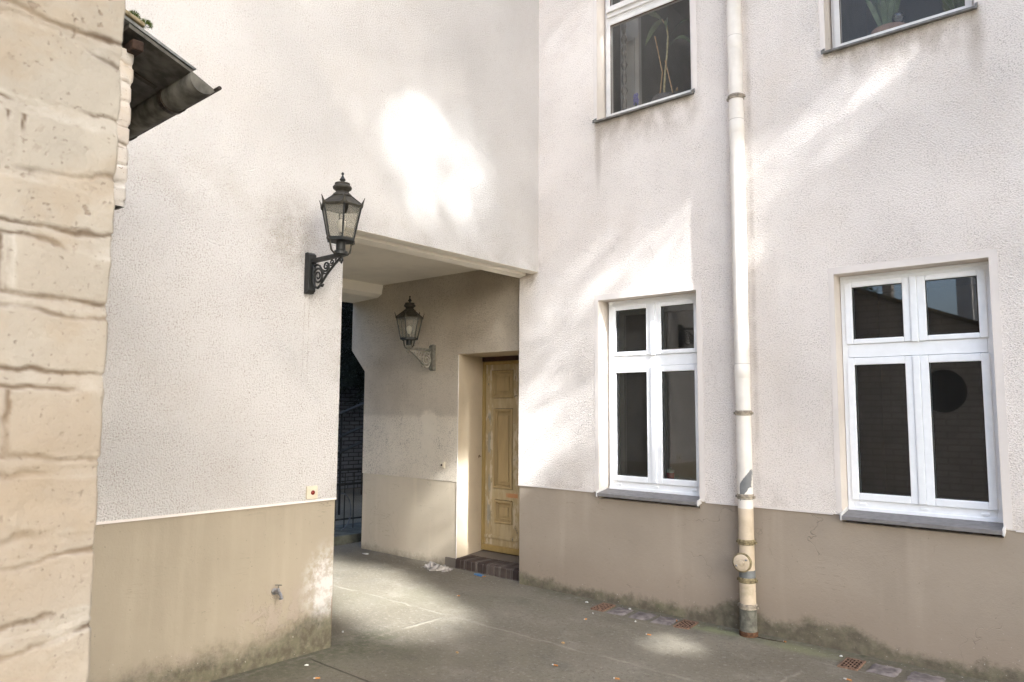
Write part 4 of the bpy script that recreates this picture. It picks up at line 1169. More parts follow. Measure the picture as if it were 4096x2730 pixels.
# ------------------------------------------------------------------ litter
def butt(x, y, ang, label, paper=0.010, L=0.028):
    t = thing('cigarette_butt', label, 'cigarette butt', (x, y, 0.006), 'cigarette butts on the ground')
    d = Vector((math.cos(ang), math.sin(ang), 0)); p = Vector((x, y, 0.0065 + gz(x, y)))
    mb = MB(); mb.tube([p, p + d * L], 0.0048, 8); mb.build('filter', M['filter'], t, smooth='auto')
    mb = MB(); mb.tube([p - d * paper, p], [0.0038, 0.0046], 8); mb.build('paper', M['paper'], t, smooth='auto')
butt(0.896, -0.541, 1.2, 'orange cigarette butt nearest the first rusty grate', 0.004, 0.02)
butt(1.46, -0.566, 0.15, 'orange cigarette butt beside the small sunlit spot on the floor')
butt(1.352, -1.527, 0.1, 'cigarette butt with a white paper end, out in the middle of the floor', 0.012)
butt(1.763, -1.464, 0.3, 'orange cigarette butt at the bottom edge of the picture, mid floor')
butt(2.81, -0.546, -0.1, 'cigarette butt lying in front of the right hand grate', 0.018)
butt(0.412, -2.637, 0.9, 'orange cigarette butt on the stamped slabs by the left wall')
butt(-0.317, -0.706, 0.5, 'small cigarette butt in front of the door step', 0.004, 0.022)
butt(1.449, -0.108, -1.0, 'cigarette butt touching the grate by the drainpipe foot', 0.012)
butt(2.26, -0.075, -0.3, 'cigarette butt lying against the twig by the pipe', 0.003, 0.016)

def scrap(pts, name, label, cat, mat, z=0.006, group=None, lift=0.006, seed=0):
    r = random.Random(seed); mb = MB(); n = len(pts)
    cx = sum(p[0] for p in pts) / n; cy = sum(p[1] for p in pts) / n
    top = [(x, y, z + r.uniform(0.001, lift)) for x, y in pts]
    i = len(mb.v); mb.v += top + [(cx, cy, z + lift * 1.3)] + [(x, y, z - 0.003) for x, y in pts]
    for k in range(n):
        mb.f.append((i + k, i + (k + 1) % n, i + n)); mb.f.append((i + k, i + n + 1 + k, i + n + 1 + (k + 1) % n, i + (k + 1) % n)); mb.mi += [0, 0]
    o = mb.build(name, mat); tag(o, label, cat, group); return o
def poly(c, rx, ry, n, seed, ang=0):
    r = random.Random(seed); P = quad_pts(c, rx, ry, ang)
    return [P(math.cos(2 * math.pi * k / n) * r.uniform(.6, 1) * 0.75, 0.75 * math.sin(2 * math.pi * k / n) * r.uniform(.6, 1)) for k in range(n)]
G = 'white scraps on the ground'
scrap(poly((1.03, -0.10), 0.022, 0.012, 6, 1), 'paper_scrap', 'white paper scrap lying on the first paving stone', 'paper scrap', M['paper'], 0.014, G)
scrap(poly((0.63, -0.13), 0.022, 0.02, 6, 2), 'paper_scrap', 'white crumb of paper left of the first grate', 'paper scrap', M['paper'], 0.005, G)
scrap(poly((0.86, -0.375), 0.03, 0.004, 6, 3, -0.6), 'paper_scrap', 'thin white paper strip in front of the first grate', 'paper scrap', M['paper'], 0.005, G)
scrap(poly((1.23, -0.345), 0.012, 0.012, 6, 4), 'paper_scrap', 'white pellet in front of the middle paving stone', 'paper scrap', M['paper'], 0.005, G)
scrap(poly((-2.375, -0.081), 0.07, 0.035, 7, 5), 'paper_scrap', 'flat white paper scrap at the far end of the passage', 'paper scrap', M['paper'], 0.005, G)
scrap(poly((0.19, -2.55), 0.02, 0.006, 6, 6, 0.7), 'paper_scrap', 'white paper scrap at the foot of the left wall', 'paper scrap', M['paper'], 0.005, G)
scrap(poly((-0.21, -1.98), 0.018, 0.010, 6, 7, 0.2), 'paper_scrap', 'bright white scrap at the edge of the sunlit floor', 'paper scrap', M['paper'], 0.005, G)
scrap(poly((2.655, -0.13), 0.016, 0.009, 6, 8, 0.2), 'paper_scrap', 'white crumb behind the right hand grate', 'paper scrap', M['paper'], 0.005, G)
t = thing('candy_wrapper', 'bright blue wrapper lying in front of the brick step', 'wrapper', (-0.72, 0.0, 0))
w1 = scrap([(-0.80, 0.010), (-0.76, 0.030), (-0.68, 0.020), (-0.655, -0.020), (-0.70, -0.032), (-0.78, -0.015)], 'foil', '', '', M['blue'], 0.006, None, 0.010, 3)
del w1['label'], w1['category']; attach(w1, t)
mb = MB(); mb.tube([(-0.66, -0.025, 0.008), (-0.63, -0.012, 0.008)], 0.005, 6); mb.build('torn_end', M['filter'], t)
# crumpled rag at the corner of the recess
mb = MB(); nx_, ny_ = 36, 16
for i in range(nx_ + 1):
    for j in range(ny_ + 1):
        a, b = i / nx_, j / ny_
        x = -1.42 + 0.34 * a; y = -0.02 + 0.13 * b + 0.03 * math.sin(a * 9)
        e = min(a, 1 - a, b, 1 - b) * 5
        h = (0.028 + 0.030 * math.sin(a * 17 + b * 3) * math.cos(b * 9 + a * 6) + 0.016 * math.sin(a * 40 + b * 13) + rng.uniform(-.005, .005)) * min(1, e)
        mb.v.append((x + 0.015 * math.sin(b * 21 + a * 5), y - 0.12 + 0.02 * math.sin(a * 31), max(0.002, h)))
for i in range(nx_):
    for j in range(ny_): mb.f.append((i * (ny_ + 1) + j, (i + 1) * (ny_ + 1) + j, (i + 1) * (ny_ + 1) + j + 1, i * (ny_ + 1) + j + 1)); mb.mi.append(0)
tag(mb.build('crumpled_rag', M['cloth'], smooth=True), 'crumpled grey white rag lying at the left end of the brick step', 'rag')
mb = MB(); mb.tube([(2.07, -0.10, 0.006), (2.15, -0.11, 0.008), (2.27, -0.09, 0.006)], [0.003, 0.0035, 0.002], 5)
tag(mb.build('twig', M['bark']), 'thin dark twig lying beside the drainpipe foot', 'twig')
for x, y, s, lb in ((0.72, -1.75, 0.02, 'small brown dry leaf on the floor near the bottom edge'), (1.12, -1.12, 0.026, 'brown dry leaf in the middle of the floor')):
    scrap(poly((x, y), s, s * 0.45, 6, int(x * 100)), 'dry_leaf', lb, 'leaf', M['cane'], 0.004, 'dry leaves on the floor')

# ------------------------------------------------------------------ things in the windows
def leaf_blade(mb, p0, p1, wd, sag, n=6, roll=0.0):
    p0, p1 = Vector(p0), Vector(p1); d = p1 - p0
    side = d.cross(Vector((0, 0, 1))); side = side.normalized() if side.length > 1e-5 else Vector((1, 0, 0))
    side = Matrix.Rotation(roll, 3, d.normalized()) @ side
    i = len(mb.v)
    for k in range(n + 1):
        t = k / n; c = p0 + d * t + Vector((0, 0, sag * 4 * t * (1 - t)))
        wv = wd * math.sin(math.pi * min(1, 0.08 + t * 0.92)) ** 0.8
        mb.v += [tuple(c - side * wv), tuple(c + Vector((0, 0, -wv * 0.25))), tuple(c + side * wv)]
    for k in range(n):
        a = i + 3 * k
        mb.f += [(a, a + 1, a + 4, a + 3), (a + 1, a + 2, a + 5, a + 4)]; mb.mi += [0, 0]
# tall potted plant on canes, upper left window
YP = 0.34
t = thing('house_plant', 'tall thin house plant tied to canes behind the upper left window', 'house plant', (1.18, YP, 4.2))
mb = MB(); mb.lathe([(0.085, 4.2), (0.125, 4.26), (0.13, 4.34), (0.11, 4.39), (0.10, 4.392)], (1.17, YP), 22); mb.build('pot', M['darkpot'], t, smooth='auto')
mb = MB(); mb.tube([(1.175, YP, 4.38), (1.165, YP, 4.46), (1.175, YP, 4.6), (1.20, YP, 4.8), (1.21, YP, 4.95), (1.20, YP, 5.05), (1.15, YP, 5.13)], [0.010, 0.011, 0.0095, 0.009, 0.0085, 0.008, 0.006], 8); mb.build('stem', M['stemw'], t, smooth=True)
for pth in (((1.13, 4.40), (1.16, 4.62), (1.09, 4.98)), ((1.26, 4.40), (1.19, 4.72))):
    mb = MB(); mb.tube([(a[0], YP - 0.02, a[1]) for a in pth], 0.006, 6); mb.build('cane', M['cane'], t)
mb = MB()
for p0, p1, sag in (((1.21, 4.84), (1.47, 4.76), 0.09), ((1.16, 5.12), (1.00, 4.90), 0.05), ((1.19, 5.1), (1.22, 4.97), 0.06), ((1.15, 5.13), (1.3, 5.2), 0.05), ((1.15, 5.13), (0.95, 5.25), 0.03), ((1.21, 4.9), (1.45, 5.0), 0.06)):
    leaf_blade(mb, (p0[0], YP, p0[1]), (p1[0], YP - 0.05, p1[1]), 0.026, sag, 8, 0.9)
mb.build('leaves', M['houseleaf'], t, smooth=True)
t = thing('hyacinth', 'violet hyacinth flower standing behind the upper left window', 'flower', (0.885, 0.32, 4.2))
mb = MB()
for k in range(60):
    h = rng.random(); a = rng.uniform(0, 6.28); rr = 0.022 * (1 - 0.5 * abs(h - 0.4))
    c = Vector((0.885 + rr * math.cos(a), 0.32 + rr * math.sin(a), 4.40 + 0.095 * h))
    mb.lathe([(0.002, c.z - 0.008), (0.009, c.z), (0.002, c.z + 0.008)], (c.x, c.y), 5)
mb.build('bloom', M['bloom'], t)
mb = MB(); mb.tube([(0.885, 0.32, 4.2), (0.885, 0.32, 4.42)], 0.006, 6)
for dx in (-0.03, 0.025, 0.0): leaf_blade(mb, (0.885, 0.32, 4.22), (0.885 + dx, 0.30, 4.36), 0.014, 0.0, 5, 1.4)
mb.build('leaves', M['houseleaf'], t)
mb = MB(); mb.tube([(0.775, 0.30, 4.25 + 0.05 * k) for k in range(20)], [0.010 + 0.022 * abs(math.sin(k * 1.25 + 0.4)) ** 2 for k in range(20)], 10)
tag(mb.build('hanging_shells', simple('shell_string', (0.22, 0.20, 0.18), 0.6, 0, 0.4, 0.3, 20), smooth=True), 'string of round stones hanging inside the upper left window', 'ornament')
mb = MB(); mb.tube([(1.31, 0.30, 4.40), (1.315, 0.30, 4.43)], [0.012, 0.004], 8)
tag(mb.build('butterfly_ornament', M['cane']), 'small orange ornament on the pot rim in the upper left window', 'ornament')
# upper right window: bowl with plant, glass ball
t = thing('house_plant', 'leafy house plant in a wide clay bowl behind the upper right window', 'house plant', (2.99, 0.36, 4.2))
mb = MB(); mb.lathe([(0.06, 4.2), (0.11, 4.25), (0.135, 4.34), (0.125, 4.385), (0.12, 4.386)], (3.0, 0.36), 24); mb.build('pot', M['claypot'], t, smooth='auto')
mb = MB()
for k in range(16):
    a = rng.uniform(0, 6.28); r0 = rng.uniform(0.05, 0.2)
    leaf_blade(mb, (2.98 + 0.03 * math.cos(a), 0.36 + 0.03 * math.sin(a), 4.37), (2.98 + r0 * math.cos(a), 0.36 + 0.1 * math.sin(a), 4.37 + rng.uniform(0.25, 0.62)), 0.018, 0.02, 8, rng.uniform(0, 3))
mb.build('leaves', M['houseleaf'], t, smooth=True)
mb = MB(); mb.lathe([(0.045 * math.sin(math.pi * k / 14) + 0.0005, 4.43 - 0.045 * math.cos(math.pi * k / 14)) for k in range(15)], (3.075, 0.30), 22)
tag(mb.build('glass_ball', M['clearglass'], smooth=True), 'clear glass watering ball in the clay bowl, upper right window', 'glass ball')
t = thing('house_plant', 'small trailing green plant at the right side of the upper right window', 'house plant', (3.42, 0.36, 4.2))
mb = MB(); mb.lathe([(0.04, 4.2), (0.055, 4.29), (0.052, 4.30)], (3.43, 0.36), 16); mb.build('pot', M['darkpot'], t, smooth='auto')
mb = MB()
for k in range(14):
    a = rng.uniform(0, 6.28)
    leaf_blade(mb, (3.43, 0.36, 4.30), (3.43 + rng.uniform(-.12, .12), 0.36 + rng.uniform(-.08, .08), 4.36 + rng.uniform(0, 0.28)), 0.025, 0.03, 6, rng.uniform(0, 3))
mb.build('leaves', M['houseleaf'], t, smooth=True)
# cartridge of sealant in the lower left window
t = thing('sealant_tub', 'small white and red tub standing inside the left ground floor window', 'tub', (1.24, 0.215, 1.0))
mb = MB(); mb.lathe([(0.029, 1.0), (0.030, 1.005), (0.030, 1.03), (0.0295, 1.032)], (1.24, 0.215), 18); mb.lathe([(0.0295, 1.088), (0.030, 1.09), (0.030, 1.098)], (1.24, 0.215), 18); mb.build('body', M['paper'], t, smooth='auto')
mb = MB(); mb.lathe([(0.0302, 1.03), (0.0302, 1.09)], (1.24, 0.215), 18); mb.build('band', M['redlabel'], t, smooth='auto')
mb = MB(); mb.lathe([(0.031, 1.098), (0.032, 1.112), (0.018, 1.118), (0.009, 1.122), (0.008, 1.135)], (1.24, 0.215), 18); mb.build('lid', simple('mint_lid', (0.45, 0.52, 0.48), 0.4), t, smooth='auto')

# ------------------------------------------------------------------ brick building close to the camera, left
nb_ = thing('brick_shed', 'cream painted brick building close at the left edge, with worn mortar joints', 'shed', (2.4, -6.5, 0))
J = [2.35, 2.27, 2.19, 2.105, 2.016, 1.925, 1.852, 1.786, 1.706, 1.622, 1.535, 1.450, 1.366, 1.285, 1.2, 1.12]
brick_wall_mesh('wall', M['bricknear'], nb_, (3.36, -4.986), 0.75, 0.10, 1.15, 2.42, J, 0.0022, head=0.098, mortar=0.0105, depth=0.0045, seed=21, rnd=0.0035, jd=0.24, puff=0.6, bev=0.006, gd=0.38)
Jc = [0.08 * k for k in range(30)]
mb = MB()
mb.face((3.355, -5.72, 0), (3.355, -10, 0), (3.355, -10, 2.42), (3.355, -5.72, 2.42))
mb.face((3.35, -5.74, 0), (3.35, -4.99, 0), (3.35, -4.99, 1.16), (3.35, -5.74, 1.16))
mb.build('side_wall', M['bricknear'], nb_, recalc=False)
# gable with a round window, seen mirrored in the panes
mb = MB()
rc = (2.345, 1.875); rr = 0.275
gx0, gx1 = 0.02, 3.262
def roofz(x): return 2.43 + (3.36 - x) * 0.41 if x > 1.25 else 3.295
N = 48
circ = [(rc[0] + rr * math.cos(2 * math.pi * k / N), rc[1] + rr * math.sin(2 * math.pi * k / N)) for k in range(N)]
def edge_pt(ang):
    d = (math.cos(ang), math.sin(ang)); best = None
    t = 0.0
    while t < 4:
        x, z = rc[0] + d[0] * t, rc[1] + d[1] * t
        if x <= gx0 or x >= gx1 or z <= 0 or z >= roofz(x): return (min(max(x, gx0), gx1), z)
        t += 0.004
outer = [edge_pt(2 * math.pi * k / N) for k in range(N)]
YG = -4.99
for k in range(N):
    k2 = (k + 1) % N
    mb.face((circ[k][0], YG, circ[k][1]), (circ[k2][0], YG, circ[k2][1]), (outer[k2][0], YG, outer[k2][1]), (outer[k][0], YG, outer[k][1]))
    mb.face((circ[k][0], YG, circ[k][1]), (circ[k][0], YG - 0.16, circ[k][1]), (circ[k2][0], YG - 0.16, circ[k2][1]), (circ[k2][0], YG, circ[k2][1]))
mb.build('gable', M['gablebrick'], nb_, recalc=False)
mb = MB(); mb.face(*[(x, YG - 0.15, z) for x, z in circ]); rw = mb.build('round_window', M['roomdark'], nb_, recalc=False)
mb = MB(); mb.box(rc[0] - 0.012, rc[0] + 0.012, YG - 0.14, YG - 0.12, rc[1] - rr, rc[1] + rr); mb.box(rc[0] - rr, rc[0] + rr, YG - 0.141, YG - 0.121, rc[1] - 0.012, rc[1] + 0.012); mb.build('glazing_bar', M['iron'], rw)
mb = MB()
mb.prism([(3.50, 2.385), (3.50, 2.43), (1.25, 3.352), (0.02, 3.352), (0.02, 3.30), (1.25, 3.30)], 1, -10, -4.9)
mb.build('roof', M['tile'], nb_)
mb = MB(); mb.box(1.0, 1.14, -8.1, -7.9, 3.2, 4.05); mb.box(0.98, 1.16, -8.12, -7.88, 4.05, 4.12)
for q in (1.02, 1.07, 1.12): mb.tube([(q, -8.0, 4.12), (q, -8.0, 4.25)], 0.022, 8)
mb.build('chimney', M['gablebrick'], nb_)
mb = MB()
for k in range(260):
    x = rng.uniform(0.3, 1.6); y = rng.uniform(-4.98, -4.6 - 0.5); leaf_blade(mb, (x, y, 3.35 if x < 1.25 else 3.35 - (x - 1.25) * 0.41), (x + rng.uniform(-.06, .06), y + rng.uniform(-.06, .06), 3.38 + rng.uniform(0, .08) - max(0, x - 1.25) * 0.41), 0.008, 0, 2, rng.uniform(0, 3))
mb.build('moss', M['mossy'], nb_)

# ------------------------------------------------------------------ outbuilding with the eave and gutter
ob = thing('brick_outbuilding', 'white painted brick outbuilding corner carrying a dark eave and gutter', 'outbuilding', (0.7, -4.6, 2.366))
CX, CY = 1.335, -4.20
J2 = [2.366 + 0.0805 * k for k in range(0, 9)]
brick_wall_mesh('wall', M['brickfar'], ob, (CX, CY), 0.70, 1.30, 2.366, 2.985, J2, 0.006, head=0.11, mortar=0.011, depth=0.011, seed=5, rnd=0.012)
mb = MB(); mb.face((CX - 0.006, CY - 0.006, 2.372), (0.02, CY - 0.006, 2.372), (0.02, -4.98, 2.372), (CX - 0.006, -4.98, 2.372)); mb.build('underside', M['darkmetal'], ob, recalc=False)
EX = 1.40
def rz(y): return 2.972 + (-4.0 - y) * 0.375
# soffit sheet under the roof, verge sheet painted paler for light caught on its edge
mb = MB(); mb.prism([(-4.25, rz(-4.25) - 0.020), (-4.25, rz(-4.25) - 0.004), (-3.996, rz(-3.996) - 0.004), (-4.004, rz(-4.0) - 0.016)], 0, 0.03, EX - 0.006); mb.build('eave_soffit', M['zinc'], ob)
mb = MB(); mb.prism([(-4.0, rz(-4.0)), (-3.985, rz(-4.0) + 0.004), (-4.29, rz(-4.29) + 0.012), (-4.29, rz(-4.29) - 0.002)], 0, 0.03, EX); mb.build('verge_sheet', M['zincedge'], ob)
mb = MB()
for k in range(6):
    y0 = -4.20 - k * 0.13
    for q in range(6):
        x1 = EX + 0.015 - q * 0.23; x0 = x1 - 0.225
        zz = rz(y0) + 0.016 + rng.uniform(-0.004, 0.004)
        mb.prism([(y0, zz), (y0, zz + 0.016), (y0 - 0.17, zz + 0.016 + 0.17 * 0.33), (y0 - 0.17, zz + 0.17 * 0.33)], 0, x0, x1)
roof = mb.build('roof_tiles', M['tile'], ob, bevel=0.004)
mb = MB(); mb.prism([(-4.30, rz(-4.3) - 0.03), (-4.30, rz(-4.3) + 0.010), (-4.98, rz(-4.98)), (-4.98, 2.98), (-4.30, 2.98)], 0, 0.05, EX - 0.06); mb.build('roof_deck', M['tile'], ob)
mb = MB()
for k in range(3200):
    cl = rng.choice(((EX - 0.005, -4.19, 0.030), (EX - 0.05, -4.215, 0.036), (EX - 0.01, -4.235, 0.030), (EX - 0.13, -4.20, 0.03), (EX - 0.22, -4.22, 0.028)))
    d = Vector((rng.gauss(0, 1), rng.gauss(0, 1), abs(rng.gauss(0.3, 1)))).normalized()
    p = Vector((cl[0], cl[1], rz(cl[1]) + 0.030)) + d * cl[2] * 0.85 * rng.uniform(0.5, 1.0)
    e = p + (d + Vector((rng.uniform(-.7, .7), rng.uniform(-.7, .7), rng.uniform(-.3, .7)))).normalized() * rng.uniform(0.005, 0.010)
    leaf_blade(mb, p, e, 0.0030, 0, 1, rng.uniform(0, 3))
mb.build('moss', M['mossy'], roof)
# half round gutter with lip bar
A, B = Vector((-4.005, 2.962)), Vector((-3.902, 2.915))
mid = (A + B) / 2; ax = (B - A) / 2; nrm = Vector((ax.y, -ax.x)); nrm = nrm if nrm.y < 0 else -nrm
nrm = nrm.normalized() * 0.056
prof = [mid - ax * math.cos(math.pi * k / 14) + nrm * math.sin(math.pi * k / 14) for k in range(15)]
mb = MB()
i = len(mb.v)
for x in (EX, 0.02):
    mb.v += [(x, p.x, p.y) for p in prof] + [(x, (mid + (p - mid) * 0.95).x, (mid + (p - mid) * 0.95).y) for p in prof]
for k in range(14):
    mb.f.append((i + k, i + k + 1, i + 30 + k + 1, i + 30 + k)); mb.f.append((i + 15 + k, i + 45 + k, i + 45 + k + 1, i + 15 + k + 1)); mb.mi += [0, 0]
    mb.f.append((i + k, i + 15 + k, i + 15 + k + 1, i + k + 1)); mb.mi.append(0)
gut = mb.build('gutter', M['zinc'], ob, smooth=True)
mb = MB(); mb.face(*[(EX - 0.003, p.x, p.y) for p in prof]); mb.build('end_cap', M['zinc'], gut, recalc=False)
mb = MB(); mb.tube([(EX + 0.035, B.x, B.y), (0.02, B.x, B.y)], 0.0085, 8); mb.build('lip_bar', M['darkmetal'], gut)
for xb_ in (1.12, 0.62):
    mb = MB()
    arc = [mid - ax * 1.06 * math.cos(math.pi * k / 12) + nrm * 1.08 * math.sin(math.pi * k / 12) for k in range(13)]
    path = [Vector((-4.215, rz(-4.215) - 0.024)), Vector((-4.10, rz(-4.10) - 0.022))] + arc
    for p, q in zip(path, path[1:]):
        d = (q - p).normalized(); nn = Vector((d.y, -d.x)) * 0.004
        mb.prism([tuple(p + nn), tuple(q + nn), tuple(q - nn), tuple(p - nn)], 0, xb_ - 0.014, xb_ + 0.014)
    mb.build('gutter_bracket', M['darkmetal'], ob)
mb = MB(); mb.prism([(-4.232, 2.972), (-4.232, 3.012), (-4.190, 3.012), (-4.190, 2.972)], 0, 1.12, EX - 0.012); mb.build('purlin_end', M['rustdark'], ob, bevel=0.004)

# ------------------------------------------------------------------ yard seen through the passage
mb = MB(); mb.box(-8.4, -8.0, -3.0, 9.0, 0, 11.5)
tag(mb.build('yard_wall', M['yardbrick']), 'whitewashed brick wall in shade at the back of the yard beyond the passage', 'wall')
mb = MB(); mb.box(-8.0, -2.96, 4.9, 5.3, 0, 11.5)  # out of view, added at this height to shut light out of the yard
tag(mb.build('added_side_wall', M['yardplain']), 'high unseen plain wall added to keep the rear yard dark', 'wall')
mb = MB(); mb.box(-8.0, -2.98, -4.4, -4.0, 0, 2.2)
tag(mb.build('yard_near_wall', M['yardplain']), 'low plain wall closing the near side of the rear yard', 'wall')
mb = MB(); mb.prism([(-3.75, 0.0), (-3.75, 0.10), (-3.05, 0.10), (-3.05, 0.0)], 1, -0.9, 3.0)
kerb = mb.build('kerb', simple('kerb_stone', (0.10, 0.105, 0.09), 0.85, 0, 0.3, 0.3, 8, 0.4, 30)); kerb['kind'] = 'structure'
rl = thing('iron_railing', 'dark iron railing with upright bars beyond the passage', 'railing', (-3.4, 0.6, 0.1))
mb = MB()
for z in (0.22, 0.66, 0.83):
    mb = MB(); mb.tube([(-3.55, -0.4, z), (-3.35, 1.6, z)], 0.011, 6); mb.build('rail', M['iron'], rl)
for k in range(15):
    y = -0.35 + 0.13 * k; x = -3.55 + 0.1 * (y + 0.4)
    mb = MB(); mb.tube([(x, y, 0.1), (x, y, 0.80)], 0.007, 6); mb.build('bar', M['iron'], rl)
sr = thing('stair_handrail', 'sloping dark handrails of an outdoor stair beyond the passage', 'handrail', (-5.2, 1.6, 0))
for z in (1.20, 0.84, 0.60):
    mb = MB(); mb.tube([(-5.1, 0.6, z), (-5.1, 2.6, z + 0.72)], 0.024, 8); mb.build('rail', M['iron'], sr)
for y in (0.8, 1.55, 2.4):
    mb = MB(); mb.tube([(-5.1, y, 0.0), (-5.1, y, 1.2 + (y - 0.6) * 0.36)], 0.018, 8); mb.build('post', M['iron'], sr)
mb = MB(); mb.tube([(-3.32, 0.28 + 0.14 * math.cos(a / 10), 0.34 + 0.22 * math.sin(a / 10)) for a in range(-16, 17)], 0.009, 8)
tag(mb.build('hose', simple('pale_hose', (0.10, 0.11, 0.12), 0.3, 0, 0.5)), 'pale garden hose looped over the iron railing', 'hose')
# conifer
cf = thing('conifer_tree', 'dark conifer hanging its branches over the rear yard wall', 'tree', (-6.6, 2.2, 0))
mb = MB(); mb.tube([(-6.9, 3.6, 0), (-6.8, 3.5, 3.0), (-6.75, 3.45, 7.5)], [0.20, 0.15, 0.05], 10); mb.build('trunk', M['bark'], cf)
mb = MB()
for k in range(520):
    z = 2.2 + 6.5 * rng.random() ** 1.6; a = rng.uniform(0, 6.28); L = (9.6 - z) * 0.42 * rng.uniform(0.5, 1.0)
    p = Vector((-6.8, 3.5, z)); d = Vector((math.cos(a), math.sin(a), -0.12))
    for q in range(24):
        t_ = 0.15 + 0.85 * q / 24; c = p + d * L * t_ + Vector((0, 0, -0.35 * t_ * t_))
        for e in range(3):
            dd = (d * 0.5 + Vector((rng.uniform(-1, 1), rng.uniform(-1, 1), rng.uniform(-1.4, 0.2)))).normalized() * rng.uniform(0.16, 0.34)
            leaf_blade(mb, c, c + dd, 0.022, 0, 1, rng.uniform(0, 3))
mb.build('crown', M['needle'], cf, recalc=False)

# ------------------------------------------------------------------ across the courtyard, mirrored in the panes
op = thing('courtyard_facade', 'pale grey tenement facade across the courtyard behind the camera', 'building', (5, -17, 0))
mb = MB(); holes = []
for k in range(3):
    for f in range(5): holes.append((0.4 + 3.0 * k + 0.75, 0.4 + 3.0 * k + 1.95, 0.55 + 3.2 * f, 2.55 + 3.2 * f))
wall_sheet(mb, 'y', -16.0, 0.8, 10.0, 0, 15.5, holes)
mb.face((0.8, -16, 0), (0.8, -24, 0), (0.8, -24, 15.5), (0.8, -16, 15.5))
mb.build('wall', M['facade'], op, recalc=False)
for h in holes:
    mb = MB(); rect_frame(mb, h[0], h[1], h[2], h[3], 0.08, 0.08, 0.08, 0.08, -16.12, -16.06); mb.box((h[0] + h[1]) / 2 - 0.03, (h[0] + h[1]) / 2 + 0.03, -16.119, -16.061, h[2] + 0.08, h[3] - 0.08)
    wn = mb.build('window', M['oldpaint'], op)
    mb = MB(); mb.face((h[0], -16.1, h[2]), (h[1], -16.1, h[2]), (h[1], -16.1, h[3]), (h[0], -16.1, h[3])); mb.build('pane', M['roomdark'], wn, recalc=False)

# ------------------------------------------------------------------ unseen trees added to block the sun, gaps cut to shape its patches
U = Vector((-hy, hx, 0.0)).normalized()
Wv = Sv.cross(U); Wv = Wv if Wv.z > 0 else -Wv
def seg_dist(px, pw, poly_):
    d = np.full(px.shape, 1e9); inside = np.zeros(px.shape, bool); n = len(poly_)
    for k in range(n):
        (x1, y1), (x2, y2) = poly_[k], poly_[(k + 1) % n]
        ex, ey = x2 - x1, y2 - y1
        t = np.clip(((px - x1) * ex + (pw - y1) * ey) / (ex * ex + ey * ey + 1e-12), 0, 1)
        d = np.minimum(d, np.hypot(px - x1 - t * ex, pw - y1 - t * ey))
        c = ((y1 > pw) != (y2 > pw)) & (px < (x2 - x1) * (pw - y1) / (y2 - y1 + 1e-12) + x1)
        inside ^= c
    return np.where(inside, -d, d)
GAPS = [   # (outline across the sun's direction, share of the sun let through, softness)
    ([(-1.62, 3.00), (-1.42, 3.10), (-1.0, 3.12), (-0.68, 3.06), (-0.66, 2.86), (-0.82, 2.60), (-1.15, 2.40), (-1.44, 2.42), (-1.62, 2.54), (-1.66, 2.78)], 0.27, 0.22),
    ([(-1.25, 0.95), (-1.0, 0.88), (-0.90, 0.44), (-0.88, -0.10), (-1.12, -0.34), (-1.50, -0.42), (-1.72, -0.30), (-1.80, 0.3), (-1.82, 1.5), (-1.3, 1.6)], 1.0, 0.14),
    ([(-0.34, 1.50), (0.05, 1.62), (0.07, 0.85), (-0.33, 0.78)], 0.75, 0.08),
    ([(-0.42, 1.20), (-0.28, 1.20), (-0.27, 0.88), (-0.40, 0.95)], 0.4, 0.10),
    ([(0.50, 1.93), (1.0, 1.78), (1.02, 1.54), (0.50, 1.62)], 0.20, 0.12),
    ([(0.48, 1.93), (0.62, 1.93), (0.61, 1.20), (0.48, 1.0)], 0.45, 0.08),
    ([(0.56, 1.82), (0.55, 1.60), (0.31, 1.64), (0.12, 1.80), (0.12, 2.12)], 0.23, 0.11),
    ([(-0.12, 2.42), (0.12, 2.28), (0.17, 1.95), (0.16, 1.60), (0.02, 1.50), (-0.12, 1.54)], 0.38, 0.12),
    ([(0.20, 1.15), (0.20, 0.80), (0.04, 0.84), (-0.10, 1.02), (-0.10, 1.5), (0.1, 1.5)], 0.22, 0.12),
    ([(0.24, 1.72), (0.50, 1.52), (0.53, 1.20), (0.52, 0.9), (0.51, 0.60), (0.27, 0.54)], 0.55, 0.06),
    ([(0.04, 4.35), (0.28, 4.02), (0.27, 3.45), (0.04, 3.70)], 0.10, 0.14),
    ([(-0.16, -0.90), (0.10, -0.92), (0.05, -1.06), (-0.15, -1.11), (-0.26, -1.04)], 1.0, 0.05),
]
def open_at(u, w_):
    o = np.zeros(u.shape)
    for poly_, amt, soft in GAPS:
        d = seg_dist(u, w_, poly_)
        s = np.clip(0.5 - d / (2 * soft), 0, 1); s = s * s * (3 - 2 * s)
        o = np.maximum(o, amt * s)
    return o
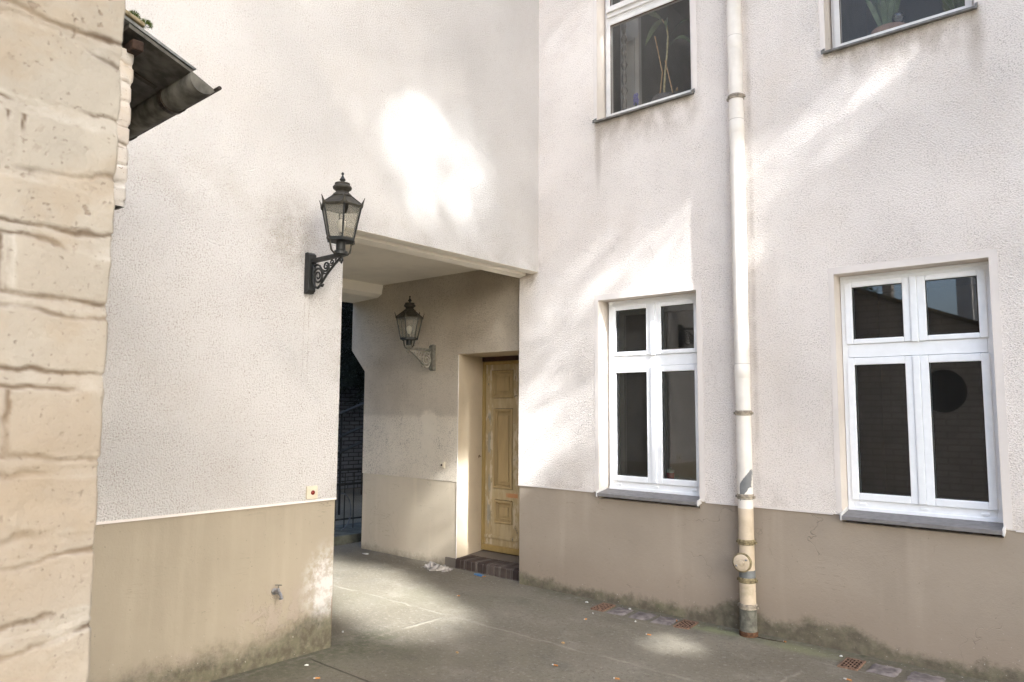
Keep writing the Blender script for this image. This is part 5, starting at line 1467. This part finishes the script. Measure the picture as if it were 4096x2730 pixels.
def crown(NL, u0, u1, w0, w1, t0, t1, SZ, cu, cw, ru, rw, seed):
    r = np.random.default_rng(seed)
    uu = r.uniform(u0, u1, NL); ww = r.uniform(w0, w1, NL); tt = r.uniform(t0, t1, NL)
    op_ = open_at(uu, ww)
    rad = np.maximum(np.abs(uu - cu) / ru, 0) ** 3 + np.abs((ww - cw) / rw) ** 3      # full, uneven crown
    lob = 1.0 + 0.12 * np.sin(np.arctan2(ww - cw, uu - cu) * 7) + r.normal(0, 0.06, NL)
    keep = (r.random(NL) < -np.log(np.maximum(op_, 1e-4)) / 9.0) & (rad < lob)      # nine layers of leaves deep where closed
    uu, ww, tt = uu[keep], ww[keep], tt[keep]
    n = len(uu)
    Sn, Un, Wn = np.array(Sv), np.array(U), np.array(Wv)
    C = uu[:, None] * Un + ww[:, None] * Wn + tt[:, None] * Sn
    nr = Sn + r.normal(0, 0.38, (n, 3)); nr /= np.linalg.norm(nr, axis=1)[:, None]
    ta = np.cross(nr, r.normal(0, 1, (n, 3))); ta /= np.linalg.norm(ta, axis=1)[:, None]
    tb = np.cross(nr, ta)
    s1 = (SZ * r.uniform(0.8, 1.3, n))[:, None]; s2 = (SZ * r.uniform(0.6, 0.95, n))[:, None]
    V = np.stack([C - ta * s1, C - tb * s2 + nr * 0.01, C + ta * s1, C + tb * s2 + nr * 0.01], 1)
    V = V[V[:, :, 2].min(1) > 0.3].reshape(-1, 3)
    me = bpy.data.meshes.new('crown')
    nq = len(V) // 4
    me.vertices.add(len(V)); me.vertices.foreach_set('co', V.astype(np.float32).ravel())
    me.loops.add(len(V)); me.loops.foreach_set('vertex_index', np.arange(len(V), dtype=np.int32))
    me.polygons.add(nq); me.polygons.foreach_set('loop_start', np.arange(nq, dtype=np.int32) * 4)
    me.update(); me.validate(); me.materials.append(M['leaf'])
    o = bpy.data.objects.new('crown', me); col.objects.link(o)
    return o
def trunk(base, top, r, spread, parent):
    mb = MB()
    mb.tube([base, base.lerp(top, 0.5) + Vector((0.1, 0.1, 0)), top], [r, r * 0.8, r * 0.6], 12)
    for k in range(9):
        a = k * 0.7; e = top + Vector((math.cos(a) * spread * 0.8, math.sin(a) * spread, spread * (1.2 + 0.35 * (k % 3))))
        mb.tube([top - Vector((0, 0, 0.3)), top.lerp(e, 0.5) + Vector((0, 0, 0.3)), e], [r * 0.3, r * 0.2, 0.03], 7)
    mb.build('trunk', M['bark'], parent, smooth=True)
tr = thing('added_shade_tree', 'large unseen leafy tree added right of the camera to block and dapple the sun', 'tree', (17.3, -10.3, 0))
attach(crown(200000, -9.0, 0.1, -4.4, 6.8, 21.5, 25.5, 0.058, -4.3, 1.2, 4.75, 5.6, 3), tr)
trunk(Vector((17.3, -10.3, 0)), Vector((17.2, -10.5, 9.5)), 0.42, 1.4, tr)
tr2 = thing('added_shade_tree', 'slim unseen leafy tree added right of the camera to shape sun patches on the window wall', 'tree', (9.3, -2.5, 0))
attach(crown(280000, -0.35, 2.7, -4.4, 6.8, 10.2, 14.4, 0.028, 1.15, 1.2, 1.55, 5.6, 4), tr2)
trunk(Vector((9.3, -2.5, 0)), Vector((9.2, -2.4, 4.5)), 0.16, 0.9, tr2)
